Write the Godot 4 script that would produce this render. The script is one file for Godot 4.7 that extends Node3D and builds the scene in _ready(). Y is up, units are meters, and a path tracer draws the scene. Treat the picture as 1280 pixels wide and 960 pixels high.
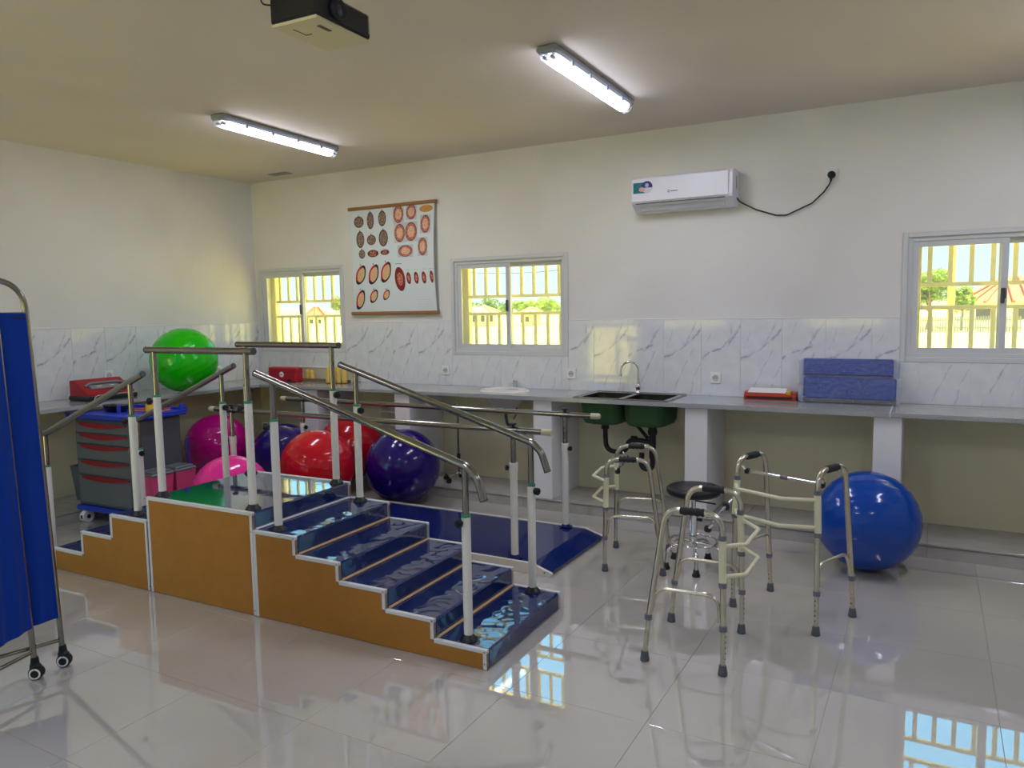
extends Node3D
# A physiotherapy practice room: x runs along the window wall, z from that wall towards the viewer, y up, metres.

const CAM := Vector3(6.4138, 1.6043, 5.8937)
const YAW := 0.5068
const PITCH := -0.0962
const ROLL := -0.0162
const FOCAL := 950.67          # pixels in the 1280 x 960 frame
const ROOM_X := 9.2
const ROOM_Z := 7.25
const ROOM_H := 2.992
const COUNTER_Y := 0.922
const TILE_TOP := 1.513
const KERB_Y := 0.094
const KERB_Z := 0.527

var taken := {}
var M := {}

# ------------------------------------------------------------------ mesh collector
class MB:
	var v := PackedVector3Array()
	var n := PackedVector3Array()
	var uv := PackedVector2Array()
	var idx := PackedInt32Array()
	var t := Transform3D.IDENTITY
	func vert(p: Vector3, nn: Vector3, u := Vector2.ZERO) -> int:
		v.append(t * p)
		n.append((t.basis * nn).normalized())
		uv.append(u)
		return v.size() - 1
	func tri(a: int, b: int, c: int) -> void:   # counter-clockwise from outside
		idx.append(a); idx.append(c); idx.append(b)
	func face(a: Vector3, b: Vector3, c: Vector3, d: Vector3, u := [Vector2(0, 1), Vector2(1, 1), Vector2(1, 0), Vector2(0, 0)]) -> void:
		var nn := (b - a).cross(c - a)
		if nn.length() < 1e-12:
			nn = (c - a).cross(d - a)
		nn = nn.normalized()
		var i := vert(a, nn, u[0]); vert(b, nn, u[1]); vert(c, nn, u[2]); vert(d, nn, u[3])
		tri(i, i + 1, i + 2); tri(i, i + 2, i + 3)
	func face3(a: Vector3, b: Vector3, c: Vector3) -> void:
		var nn := (b - a).cross(c - a).normalized()
		var i := vert(a, nn); vert(b, nn); vert(c, nn)
		tri(i, i + 1, i + 2)
	func box(lo: Vector3, hi: Vector3) -> void:
		var a := lo; var b := hi
		face(Vector3(a.x, a.y, b.z), Vector3(b.x, a.y, b.z), Vector3(b.x, b.y, b.z), Vector3(a.x, b.y, b.z))
		face(Vector3(b.x, a.y, a.z), Vector3(a.x, a.y, a.z), Vector3(a.x, b.y, a.z), Vector3(b.x, b.y, a.z))
		face(Vector3(b.x, a.y, b.z), Vector3(b.x, a.y, a.z), Vector3(b.x, b.y, a.z), Vector3(b.x, b.y, b.z))
		face(Vector3(a.x, a.y, a.z), Vector3(a.x, a.y, b.z), Vector3(a.x, b.y, b.z), Vector3(a.x, b.y, a.z))
		face(Vector3(a.x, b.y, b.z), Vector3(b.x, b.y, b.z), Vector3(b.x, b.y, a.z), Vector3(a.x, b.y, a.z))
		face(Vector3(a.x, a.y, a.z), Vector3(b.x, a.y, a.z), Vector3(b.x, a.y, b.z), Vector3(a.x, a.y, b.z))
	func bbox(lo: Vector3, hi: Vector3, e := 0.004) -> void:   # chamfered box
		var c := (lo + hi) / 2; var h := (hi - lo) / 2
		e = minf(e, minf(h.x, minf(h.y, h.z)) * 0.9)
		var P := func(sx, sy, sz, ax): # corner point on the face whose axis is ax
			var q := Vector3(h.x * sx, h.y * sy, h.z * sz)
			if ax != 0: q.x -= e * sx
			if ax != 1: q.y -= e * sy
			if ax != 2: q.z -= e * sz
			return c + q
		for s in [-1, 1]:
			quadn(P.call(s, -1, -1, 0), P.call(s, 1, -1, 0), P.call(s, 1, 1, 0), P.call(s, -1, 1, 0), Vector3(s, 0, 0))
			quadn(P.call(-1, s, -1, 1), P.call(-1, s, 1, 1), P.call(1, s, 1, 1), P.call(1, s, -1, 1), Vector3(0, s, 0))
			quadn(P.call(-1, -1, s, 2), P.call(1, -1, s, 2), P.call(1, 1, s, 2), P.call(-1, 1, s, 2), Vector3(0, 0, s))
			for r in [-1, 1]:
				quadn(P.call(s, r, -1, 0), P.call(s, r, 1, 0), P.call(s, r, 1, 1), P.call(s, r, -1, 1), Vector3(s, r, 0))
				quadn(P.call(s, -1, r, 0), P.call(s, 1, r, 0), P.call(s, 1, r, 2), P.call(s, -1, r, 2), Vector3(s, 0, r))
				quadn(P.call(-1, s, r, 1), P.call(1, s, r, 1), P.call(1, s, r, 2), P.call(-1, s, r, 2), Vector3(0, s, r))
				for q in [-1, 1]:
					var a = P.call(s, r, q, 0); var b = P.call(s, r, q, 1); var d = P.call(s, r, q, 2)
					if (b - a).cross(d - a).dot(Vector3(s, r, q)) > 0: face3(a, b, d)
					else: face3(a, d, b)
	func quadn(a: Vector3, b: Vector3, c: Vector3, d: Vector3, out: Vector3) -> void:
		if (b - a).cross(c - a).dot(out) >= 0: face(a, b, c, d)
		else: face(d, c, b, a)
	func tube(pts: Array, r, seg := 10, caps := true) -> void:   # r: a number or one per point
		var m := pts.size()
		var dirs := []
		for i in m:
			var a: Vector3 = pts[max(0, i - 1)]; var b: Vector3 = pts[min(m - 1, i + 1)]
			dirs.append((b - a).normalized())
		var side: Vector3 = dirs[0].cross(Vector3.UP)
		if side.length() < 0.05: side = dirs[0].cross(Vector3.RIGHT)
		side = side.normalized()
		var first := v.size()
		for i in m:
			var d: Vector3 = dirs[i]
			side = (side - d * side.dot(d)).normalized()
			var up := d.cross(side)
			var rr: float = r[i] if r is Array else r
			for k in seg:
				var an := TAU * k / seg
				var o := side * cos(an) + up * sin(an)
				vert(pts[i] + o * rr, o, Vector2(float(k) / seg, float(i) / m))
		for i in m - 1:
			for k in seg:
				var k2 := (k + 1) % seg
				var a := first + i * seg + k; var b := first + i * seg + k2
				tri(a, b, b + seg); tri(a, b + seg, a + seg)
		if caps:
			for e in [0, m - 1]:
				var nn: Vector3 = dirs[e] * (-1 if e == 0 else 1)
				var c := vert(pts[e], nn)
				var start := v.size()
				for k in seg:
					var p := v[first + e * seg + k]
					v.append(p); n.append((t.basis * nn).normalized()); uv.append(Vector2.ZERO)
				for k in seg:
					if e == 0: tri(c, start + (k + 1) % seg, start + k)
					else: tri(c, start + k, start + (k + 1) % seg)
	func cyl(a: Vector3, b: Vector3, r, seg := 14) -> void:
		tube([a, b], r if r is Array else float(r), seg)
	func lathe(prof: Array, seg := 24, axis := Transform3D.IDENTITY) -> void:   # prof: Vector2(radius, y) from bottom to top; repeated points give sharp edges
		var m := prof.size()
		var first := v.size()
		var nn := []
		for i in m:
			var a: Vector2 = prof[i]; var b: Vector2 = prof[i]
			if i > 0 and prof[i - 1].distance_to(prof[i]) > 1e-6: a = prof[i - 1]
			if i < m - 1 and prof[i + 1].distance_to(prof[i]) > 1e-6: b = prof[i + 1]
			var d := (b - a).normalized()
			nn.append(Vector2(d.y, -d.x))
		for i in m:
			for k in seg + 1:
				var an := TAU * k / seg
				vert(axis * Vector3(prof[i].x * cos(an), prof[i].y, prof[i].x * sin(an)), axis.basis * Vector3(nn[i].x * cos(an), nn[i].y, nn[i].x * sin(an)), Vector2(float(k) / seg, 1.0 - float(i) / (m - 1)))
		for i in m - 1:
			if prof[i].distance_to(prof[i + 1]) < 1e-6: continue
			for k in seg:
				var a := first + i * (seg + 1) + k
				tri(a, a + seg + 1, a + seg + 2); tri(a, a + seg + 2, a + 1)
	func extrude(poly: Array, z0: float, z1: float) -> void:   # polygon in x, y
		var pp := PackedVector2Array(poly)
		if not Geometry2D.is_polygon_clockwise(pp): pass
		var area := 0.0
		for i in pp.size():
			var a := pp[i]; var b := pp[(i + 1) % pp.size()]
			area += a.x * b.y - b.x * a.y
		if area < 0: pp.reverse()
		var tr := Geometry2D.triangulate_polygon(pp)
		for zz in [[z1, 1.0], [z0, -1.0]]:
			var s := v.size()
			for p in pp: vert(Vector3(p.x, p.y, zz[0]), Vector3(0, 0, zz[1]), p)
			for i in range(0, tr.size(), 3):
				var a := pp[tr[i]]; var b := pp[tr[i + 1]]; var c := pp[tr[i + 2]]
				var ccw := (b - a).cross(c - a) > 0
				if ccw == (zz[1] > 0): tri(s + tr[i], s + tr[i + 1], s + tr[i + 2])
				else: tri(s + tr[i], s + tr[i + 2], s + tr[i + 1])
		for i in pp.size():
			var a := pp[i]; var b := pp[(i + 1) % pp.size()]
			face(Vector3(a.x, a.y, z1), Vector3(a.x, a.y, z0), Vector3(b.x, b.y, z0), Vector3(b.x, b.y, z1))
	func mesh() -> ArrayMesh:
		var arr := []
		arr.resize(Mesh.ARRAY_MAX)
		arr[Mesh.ARRAY_VERTEX] = v; arr[Mesh.ARRAY_NORMAL] = n; arr[Mesh.ARRAY_TEX_UV] = uv; arr[Mesh.ARRAY_INDEX] = idx
		var m := ArrayMesh.new()
		m.add_surface_from_arrays(Mesh.PRIMITIVE_TRIANGLES, arr)
		return m

func bend(pts: Array, r: float, k := 6) -> Array:   # round the corners of a path
	var out := [pts[0]]
	for i in range(1, pts.size() - 1):
		var a: Vector3 = pts[i - 1]; var b: Vector3 = pts[i]; var c: Vector3 = pts[i + 1]
		var d1 := (a - b).normalized(); var d2 := (c - b).normalized()
		var ang := acos(clampf(d1.dot(d2), -1, 1))
		var cut := minf(r / tan(ang / 2), minf(a.distance_to(b), b.distance_to(c)) * 0.48)
		var p := b + d1 * cut; var q := b + d2 * cut
		for j in k + 1:
			var s := float(j) / k
			out.append(p.lerp(b, s).lerp(b.lerp(q, s), s))
	out.append(pts[-1])
	return out

func numbered(called: String) -> String:
	if not taken.has(called):
		taken[called] = 0
		return called
	taken[called] += 1
	return "%s_%03d" % [called, taken[called]]

func put(called: String, mesh, mat: Material, parent: Node = null, at := Vector3.ZERO) -> MeshInstance3D:
	var o := MeshInstance3D.new()
	o.mesh = mesh.mesh() if mesh is MB else mesh
	o.material_override = mat
	o.cast_shadow = GeometryInstance3D.SHADOW_CASTING_SETTING_ON
	o.position = at
	if parent == null or parent == self:
		o.name = numbered(called)
		add_child(o)
	else:
		o.name = called
		parent.add_child(o, true)
	return o

func thing(called: String, label: String, category: String, at := Vector3.ZERO, turn := 0.0, group := "") -> Node3D:
	var o := Node3D.new()
	o.name = numbered(called)
	add_child(o)
	o.position = at
	o.rotation.y = turn
	tag(o, label, category, group)
	return o

func tag(o: Node, label: String, category: String, group := "") -> void:
	o.set_meta("label", label)
	o.set_meta("category", category)
	if group != "": o.set_meta("group", group)

func structure(called: String, at := Vector3.ZERO) -> Node3D:
	var o := Node3D.new()
	o.name = called
	add_child(o)
	o.position = at
	o.set_meta("kind", "structure")
	return o

# a pixel of the photograph gives a direction; the plane it lies on gives the distance
func ray(px: float, py: float) -> Vector3:
	return Basis.from_euler(Vector3(PITCH, YAW, ROLL)) * Vector3((px - 640.0) / FOCAL, -(py - 480.0) / FOCAL, -1.0)
func on_z(px: float, py: float, z: float) -> Vector3:
	var d := ray(px, py)
	return CAM + d * ((z - CAM.z) / d.z)
func on_y(px: float, py: float, y: float) -> Vector3:
	var d := ray(px, py)
	return CAM + d * ((y - CAM.y) / d.y)

# ------------------------------------------------------------------ materials
func mat(color: Color, rough := 0.6, metal := 0.0, spec := 0.5) -> StandardMaterial3D:
	var m := StandardMaterial3D.new()
	m.albedo_color = color
	m.roughness = rough
	m.metallic = metal
	m.metallic_specular = spec
	return m

func c8(r: int, g: int, b: int) -> Color:
	return Color8(r, g, b)

func noise_image(size: int, freq: float, seed_: int, kind := FastNoiseLite.TYPE_SIMPLEX_SMOOTH, fractal := FastNoiseLite.FRACTAL_FBM, oct := 4) -> Image:
	var f := FastNoiseLite.new()
	f.seed = seed_
	f.noise_type = kind
	f.frequency = freq
	f.fractal_type = fractal
	f.fractal_octaves = oct
	return f.get_seamless_image(size, size)

func normal_from(img: Image, strength: float) -> ImageTexture:
	var c: Image = img.duplicate()
	c.convert(Image.FORMAT_L8)
	c.bump_map_to_normal_map(strength)
	return ImageTexture.create_from_image(c)

func tinted(img: Image, lo: Color, hi: Color) -> ImageTexture:
	var out := Image.create(img.get_width(), img.get_height(), false, Image.FORMAT_RGB8)
	for y in img.get_height():
		for x in img.get_width():
			out.set_pixel(x, y, lo.lerp(hi, img.get_pixel(x, y).r))
	return ImageTexture.create_from_image(out)

func tri_map(m: StandardMaterial3D, per_metre: float) -> StandardMaterial3D:
	m.uv1_triplanar = true
	m.uv1_world_triplanar = true
	m.uv1_scale = Vector3.ONE * per_metre
	return m

func marble(seed_: int) -> StandardMaterial3D:
	# glazed white tile with slanting grey-blue veins
	var w := 192; var h := 384
	var img := Image.create(w, h, false, Image.FORMAT_RGB8)
	var f := FastNoiseLite.new(); f.seed = seed_; f.frequency = 0.012; f.fractal_octaves = 3
	var g := FastNoiseLite.new(); g.seed = seed_ + 7; g.frequency = 0.03; g.fractal_octaves = 3
	var rng := RandomNumberGenerator.new(); rng.seed = seed_ * 5 + 1
	# each vein: points across the tile, width, strength
	var veins := [
		[[Vector2(0.98, 0.02), Vector2(0.86, 0.17), Vector2(0.62, 0.33), Vector2(0.18, 0.45), Vector2(-0.06, 0.50)], 0.020, 0.75],
		[[Vector2(0.80, 0.05), Vector2(0.72, 0.22), Vector2(0.48, 0.40), Vector2(0.36, 0.49)], 0.009, 0.55],
		[[Vector2(0.72, 0.40), Vector2(0.52, 0.62), Vector2(0.34, 0.84), Vector2(0.27, 1.02)], 0.008, 0.6],
		[[Vector2(1.04, 0.60), Vector2(0.86, 0.76), Vector2(0.78, 1.02)], 0.007, 0.4],
		[[Vector2(0.30, 0.05), Vector2(0.16, 0.25), Vector2(0.02, 0.36)], 0.006, 0.3],
	]
	for q in veins:
		for k in q[0].size(): q[0][k] += Vector2(rng.randf_range(-0.06, 0.06), rng.randf_range(-0.03, 0.03))
	for y in h:
		for x in w:
			# metric position on the tile, wobbled a little
			var pt := Vector2(0.3 * x / w + 0.010 * f.get_noise_2d(x, y) + 0.005 * g.get_noise_2d(x * 2, y * 2), 0.6 * y / h)
			var dark := 0.0
			for k in veins.size():
				var q: Array = veins[k]
				var best := 9.0
				for i in q[0].size() - 1:
					var a: Vector2 = q[0][i] * Vector2(0.3, 0.6); var b: Vector2 = q[0][i + 1] * Vector2(0.3, 0.6)
					best = minf(best, pt.distance_to(Geometry2D.get_closest_point_to_segment(pt, a, b)))
				var along := clampf(0.55 + 1.1 * f.get_noise_2d(x * 1.2 + 400 * k, y * 1.2), 0.1, 1.0)
				var wid: float = q[1] * along * 0.6
				dark += q[2] * along * clampf(1.0 - best / wid, 0, 1) * clampf(0.75 + 0.7 * g.get_noise_2d(x * 2.5, y * 1.5), 0, 1)
				dark += 0.22 * q[2] * along * clampf(1.0 - best / (wid * 3.0), 0, 1)
			dark = clampf(dark, 0, 1)
			var base := Color(0.885, 0.895, 0.90).lerp(Color(0.855, 0.868, 0.88), clampf(f.get_noise_2d(x + 900, y) + 0.4, 0, 1))
			img.set_pixel(x, y, base.lerp(Color(0.56, 0.58, 0.64), dark))
	var m := mat(Color.WHITE, 0.07, 0.0, 0.5)
	m.albedo_texture = ImageTexture.create_from_image(img)
	return m

func make_materials() -> void:
	var fine := noise_image(256, 0.03, 3)
	var soft := noise_image(256, 0.008, 5, FastNoiseLite.TYPE_SIMPLEX_SMOOTH, FastNoiseLite.FRACTAL_FBM, 2)
	M.wall = tri_map(mat(Color.WHITE, 0.75, 0.0, 0.35), 0.45)
	M.wall.albedo_texture = tinted(soft, c8(218, 217, 213), c8(228, 227, 224))
	M.wall.normal_enabled = true
	M.wall.normal_texture = normal_from(soft, 1.5)
	M.wall.normal_scale = 0.25
	M.ceiling = tri_map(mat(Color.WHITE, 0.8, 0.0, 0.3), 0.3)
	M.ceiling.albedo_texture = tinted(soft, c8(218, 209, 196), c8(226, 218, 206))
	M.cream = tri_map(mat(Color.WHITE, 0.7), 0.5)
	M.cream.albedo_texture = tinted(soft, c8(216, 208, 174), c8(225, 217, 186))
	M.yellow_paint = mat(c8(230, 210, 112), 0.7)
	M.grille = mat(c8(216, 208, 152), 0.5)
	M.grout = mat(c8(158, 154, 147), 0.9)
	M.grout_light = mat(c8(214, 214, 212), 0.9)
	M.marbles = [marble(1), marble(4), marble(9)]
	M.floor_tiles = []
	for k in 3:
		var t := tri_map(mat(Color.WHITE, 0.02, 0.0, 0.707), 0.6)
		t.albedo_texture = tinted(soft, [c8(186, 181, 173), c8(188, 183, 174), c8(184, 179, 171)][k], [c8(193, 188, 180), c8(194, 189, 181), c8(191, 187, 179)][k])
		t.clearcoat_enabled = true
		t.clearcoat = 1.0
		t.clearcoat_roughness = 0.02
		t.normal_enabled = true
		t.normal_texture = normal_from(soft, 1.0)
		t.normal_scale = 0.022
		M.floor_tiles.append(t)
	M.kerb = tri_map(mat(Color.WHITE, 0.18, 0.0, 0.5), 0.7)
	M.kerb.albedo_texture = tinted(fine, c8(166, 161, 153), c8(180, 175, 167))
	M.granite = tri_map(mat(Color.WHITE, 0.12, 0.0, 0.5), 2.2)
	M.granite.albedo_texture = tinted(noise_image(512, 0.11, 21), c8(118, 122, 122), c8(196, 199, 197))
	M.plaster_white = mat(c8(226, 226, 226), 0.6)
	M.window_frame = mat(c8(205, 208, 210), 0.4)
	M.rubber = mat(c8(24, 24, 25), 0.6)
	M.black = mat(c8(16, 16, 18), 0.4)
	M.glass = mat(Color(0.93, 0.97, 0.96, 0.08), 0.02)
	M.glass.transparency = BaseMaterial3D.TRANSPARENCY_ALPHA
	M.steel = mat(c8(148, 144, 136), 0.18, 1.0)
	M.chrome = mat(c8(225, 225, 224), 0.08, 1.0)
	M.walker_tube = mat(c8(202, 194, 175), 0.24, 1.0)
	M.aluminium = mat(c8(222, 222, 220), 0.45, 0.25)
	M.screw = mat(c8(120, 120, 118), 0.4, 0.8)
	M.white_tube = mat(c8(226, 224, 214), 0.32)
	M.laminate = tri_map(mat(Color.WHITE, 0.5, 0.0, 0.4), 1.3)
	M.laminate.albedo_texture = tinted(noise_image(256, 0.02, 31), c8(166, 112, 42), c8(176, 120, 48))
	var wrinkle := noise_image(512, 0.012, 44, FastNoiseLite.TYPE_SIMPLEX_SMOOTH, FastNoiseLite.FRACTAL_RIDGED, 2)
	M.blue_film = tri_map(mat(c8(16, 34, 88), 0.04, 0.0, 0.707), 0.6)
	M.blue_film.normal_enabled = true
	M.blue_film.normal_texture = normal_from(wrinkle, 4.0)
	M.blue_film.normal_scale = 0.14
	M.landing_film = M.blue_film.duplicate()
	M.landing_film.clearcoat_enabled = true
	M.landing_film.clearcoat = 1.0
	M.landing_film.clearcoat_roughness = 0.03
	M.landing_film.normal_scale = 0.04
	M.blue_mat = tri_map(mat(c8(22, 36, 98), 0.1, 0.0, 0.6), 0.8)
	M.blue_mat.normal_enabled = true
	M.blue_mat.normal_texture = normal_from(soft, 2.0)
	M.blue_mat.normal_scale = 0.06
	M.wood_strip = mat(c8(198, 164, 124), 0.5)
	M.green_ring = mat(c8(20, 130, 92), 0.4)
	M.beige_cap = mat(c8(196, 187, 156), 0.5)
	M.cream_plastic = mat(c8(222, 218, 184), 0.4)
	M.grey_rubber = mat(c8(92, 92, 98), 0.65)
	M.grey_collar = mat(c8(112, 112, 122), 0.5)
	M.socket = mat(c8(236, 236, 232), 0.3)
	M.dark_grey = mat(c8(70, 72, 74), 0.5)
	M.blue_cloth = mat(c8(6, 52, 148), 0.75, 0.0, 0.3)
	M.blue_cloth.rim_enabled = true
	M.blue_cloth.rim = 0.3
	M.rod = mat(c8(150, 104, 58), 0.5)

# ------------------------------------------------------------------ scene
func _ready() -> void:
	var cam := Camera3D.new()
	cam.name = "camera"
	add_child(cam)
	cam.position = CAM
	cam.rotation = Vector3(PITCH, YAW, ROLL)
	cam.fov = rad_to_deg(2.0 * atan(480.0 / FOCAL))
	cam.near = 0.05
	cam.far = 900.0
	cam.current = true

	var env := Environment.new()
	env.background_mode = Environment.BG_SKY
	var sky := Sky.new()
	var sm := ProceduralSkyMaterial.new()
	sm.sky_top_color = Color(0.47, 0.78, 0.94)
	sm.sky_horizon_color = Color(0.54, 0.62, 0.587)
	sm.sky_curve = 0.15
	sm.ground_horizon_color = Color(0.82, 0.76, 0.45)
	sm.ground_bottom_color = Color(0.74, 0.66, 0.36)
	sm.sky_energy_multiplier = 1.5
	sm.ground_energy_multiplier = 1.4
	sky.sky_material = sm
	env.sky = sky
	env.tonemap_mode = Environment.TONE_MAPPER_LINEAR
	env.tonemap_exposure = 1.6
	env.sdfgi_enabled = true
	env.ssao_enabled = true
	env.ssil_enabled = true
	var we := WorldEnvironment.new()
	we.name = "environment"
	we.environment = env
	add_child(we)

	var sun := DirectionalLight3D.new()
	sun.name = "sun"
	add_child(sun)
	sun.look_at_from_position(Vector3(0.75, 1.9, -0.45), Vector3.ZERO)
	sun.light_color = Color(1.0, 0.95, 0.82)
	sun.light_energy = 5.4
	sun.light_angular_distance = 0.6
	sun.shadow_enabled = true

	make_materials()
	build_room()
	build_windows()
	build_counter()
	build_stairs()
	build_parallel_bars()
	build_balls()
	build_walkers()
	build_stool()
	build_trolley()
	build_privacy_screen()
	build_lamps()
	build_projector()
	build_wall_things()
	build_counter_things()
	build_under_counter()
	build_outside()

# ------------------------------------------------------------------ room shell
const WINDOWS := [[0.085, 1.21], [2.55, 3.672], [6.24, 7.375]]   # back wall, x from and to
const FRONT_WINDOWS := [[2.15, 3.28], [4.6, 5.73]]
const DOOR_X0 := 0.35  # span of the unseen door opening, added to let in warm light
const DOOR_X1 := 1.85
const DOOR_H := 2.15
const WIN_LO := 1.238
const WIN_HI := 2.058

func wall_with_openings(openings: Array, z0: float, z1: float, x0: float, x1: float, y0: float, y1: float) -> MB:
	var mb := MB.new()
	mb.box(Vector3(x0, y0, z0), Vector3(x1, WIN_LO, z1))
	mb.box(Vector3(x0, WIN_HI, z0), Vector3(x1, y1, z1))
	var x := x0
	for o in openings:
		mb.box(Vector3(x, WIN_LO, z0), Vector3(o[0], WIN_HI, z1))
		x = o[1]
	mb.box(Vector3(x, WIN_LO, z0), Vector3(x1, WIN_HI, z1))
	return mb

func build_room() -> void:
	var fl := structure("floor")
	var mb := MB.new()
	mb.box(Vector3(-0.2, -0.2, -0.2), Vector3(ROOM_X + 0.2, -0.0025, ROOM_Z + 0.2))
	put("grout_bed", mb, M.grout, fl)
	# 60 cm polished tiles, each laid with its own tiny tilt
	var rng := RandomNumberGenerator.new()
	rng.seed = 11
	var fa := 5.4826 - 0.6 * 10; var fb := 1.9947 - 0.6 * 4
	var whole := MB.new()
	whole.bbox(Vector3(-0.2992, -0.012, -0.2992), Vector3(0.2992, 0.0, 0.2992), 0.0006)
	var whole_mesh := whole.mesh()
	for i in 17:
		for k in 14:
			var x0 := maxf(fa + 0.6 * i, 0.0); var x1 := minf(fa + 0.6 * (i + 1), ROOM_X)
			var z0 := maxf(fb + 0.6 * k, 0.0); var z1 := minf(fb + 0.6 * (k + 1), ROOM_Z)
			if x1 - x0 < 0.02 or z1 - z0 < 0.02: continue
			var o: MeshInstance3D
			if x1 - x0 > 0.59 and z1 - z0 > 0.59:
				o = put("tile", whole_mesh, M.floor_tiles[rng.randi() % 3], fl, Vector3((x0 + x1) / 2, 0, (z0 + z1) / 2))
			else:
				var cut := MB.new()
				var hx := (x1 - x0) / 2 - 0.0012; var hz := (z1 - z0) / 2 - 0.0012
				cut.bbox(Vector3(-hx, -0.012, -hz), Vector3(hx, 0, hz), 0.0008)
				o = put("tile", cut, M.floor_tiles[rng.randi() % 3], fl, Vector3((x0 + x1) / 2, 0, (z0 + z1) / 2))
			o.rotation = Vector3(rng.randf_range(-0.0012, 0.0012), 0, rng.randf_range(-0.0012, 0.0012))
	var ce := MB.new()
	ce.box(Vector3(-0.2, ROOM_H, -0.2), Vector3(ROOM_X + 0.2, ROOM_H + 0.15, ROOM_Z + 0.2))
	put("ceiling", ce, M.ceiling).set_meta("kind", "structure")

	# back wall with three openings: white inside, yellow outside
	var wb := structure("wall_back")
	put("plaster", wall_with_openings(WINDOWS, -0.1, 0.0, -0.2, ROOM_X + 0.2, 0.0, ROOM_H), M.wall, wb)
	put("outer_render", wall_with_openings(WINDOWS, -0.2, -0.1, -0.2, ROOM_X + 0.2, -0.2, ROOM_H + 0.15), M.yellow_paint, wb)
	var low := MB.new()
	low.box(Vector3(0.0, KERB_Y, 0.0), Vector3(ROOM_X, COUNTER_Y - 0.03, 0.006))
	put("lower_paint", low, M.cream, wb)
	var wf := structure("wall_front")
	put("plaster", wall_with_openings(FRONT_WINDOWS, ROOM_Z, ROOM_Z + 0.2, DOOR_X1, ROOM_X + 0.2, -0.2, ROOM_H), M.wall, wf)
	var fw := MB.new()
	fw.box(Vector3(-0.2, -0.2, ROOM_Z), Vector3(DOOR_X0, ROOM_H, ROOM_Z + 0.2))
	fw.box(Vector3(DOOR_X0, DOOR_H, ROOM_Z), Vector3(DOOR_X1, ROOM_H, ROOM_Z + 0.2))
	fw.box(Vector3(DOOR_X0, -0.2, ROOM_Z), Vector3(DOOR_X1, -0.002, ROOM_Z + 0.2))
	put("plaster", fw, M.wall, wf)
	# unseen double door, added open so sunny yard light warms the left wall
	var dr := structure("added_door_1")
	var df := MB.new()
	df.bbox(Vector3(DOOR_X0, 0, ROOM_Z + 0.02), Vector3(DOOR_X0 + 0.05, DOOR_H, ROOM_Z + 0.16), 0.003)
	df.bbox(Vector3(DOOR_X1 - 0.05, 0, ROOM_Z + 0.02), Vector3(DOOR_X1, DOOR_H, ROOM_Z + 0.16), 0.003)
	df.bbox(Vector3(DOOR_X0 + 0.05, DOOR_H - 0.05, ROOM_Z + 0.02), Vector3(DOOR_X1 - 0.05, DOOR_H, ROOM_Z + 0.16), 0.003)
	put("added_door_frame", df, M.window_frame, dr)
	for x in [DOOR_X0 + 0.03, DOOR_X1 - 0.07]:
		var lf := MB.new()
		lf.bbox(Vector3(x, 0.01, ROOM_Z + 0.21), Vector3(x + 0.04, DOOR_H - 0.06, ROOM_Z + 0.21 + (DOOR_X1 - DOOR_X0) / 2 - 0.06), 0.004)
		put("added_door_leaf", lf, M.window_frame, dr)
	var wl := structure("wall_left")
	var l := MB.new()
	l.box(Vector3(-0.2, -0.2, 0.0), Vector3(0.0, ROOM_H, ROOM_Z))
	put("plaster", l, M.wall, wl)
	var ll := MB.new()
	ll.box(Vector3(0.0, KERB_Y, 0.0), Vector3(0.006, COUNTER_Y - 0.03, 4.4))
	put("lower_paint", ll, M.cream, wl)
	var r := MB.new()
	r.box(Vector3(ROOM_X, -0.2, 0.0), Vector3(ROOM_X + 0.2, ROOM_H, ROOM_Z))
	put("wall_right", r, M.wall).set_meta("kind", "structure")

	# tiled dado: 30 x 60 cm tiles, cut round the windows, on a pale grout bed
	var gb := wall_with_openings(WINDOWS, 0.0, 0.004, 0.0, ROOM_X, COUNTER_Y, TILE_TOP + 0.0)
	gb = MB.new()
	var xx := 0.0
	for o in WINDOWS:
		gb.box(Vector3(xx, COUNTER_Y - 0.02, 0), Vector3(o[0] - 0.03, TILE_TOP, 0.0045))
		gb.box(Vector3(o[0] - 0.03, COUNTER_Y - 0.02, 0), Vector3(o[1] + 0.03, WIN_LO - 0.03, 0.0045))
		xx = o[1] + 0.03
	gb.box(Vector3(xx, COUNTER_Y - 0.02, 0), Vector3(ROOM_X, TILE_TOP, 0.0045))
	put("grout_bed", gb, M.grout_light, wb)
	var wc := 4.2344 - 0.3 * 15
	for i in 32:
		var x0 := maxf(wc + 0.3 * i, 0.008); var x1 := minf(wc + 0.3 * (i + 1), ROOM_X)
		if x1 - x0 < 0.01: continue
		var spans := [[x0, x1, TILE_TOP]]
		for o in WINDOWS:
			var a: float = o[0] - 0.03; var b: float = o[1] + 0.03
			var next := []
			for s in spans:
				if s[1] <= a or s[0] >= b or s[2] < TILE_TOP:
					next.append(s); continue
				if s[0] < a: next.append([s[0], a, TILE_TOP])
				next.append([maxf(s[0], a), minf(s[1], b), WIN_LO - 0.03])
				if s[1] > b: next.append([b, s[1], TILE_TOP])
			spans = next
		for s in spans:
			if s[1] - s[0] < 0.01: continue
			dado_tile(wb, s[0], s[1], s[2], wc + 0.3 * i, i, false)
	var gl := MB.new()
	gl.box(Vector3(0, COUNTER_Y - 0.02, 0.0), Vector3(0.0045, TILE_TOP, 4.4))
	put("grout_bed", gl, M.grout_light, wl)
	var zc := 0.25 - 0.3
	for i in 15:
		var z0 := maxf(zc + 0.3 * i, 0.008)
		dado_tile(wl, z0, zc + 0.3 * (i + 1), TILE_TOP, zc + 0.3 * i, i + 1, true)
	# thin white strip over the tiles
	var e1 := MB.new()
	xx = 0.0
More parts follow.
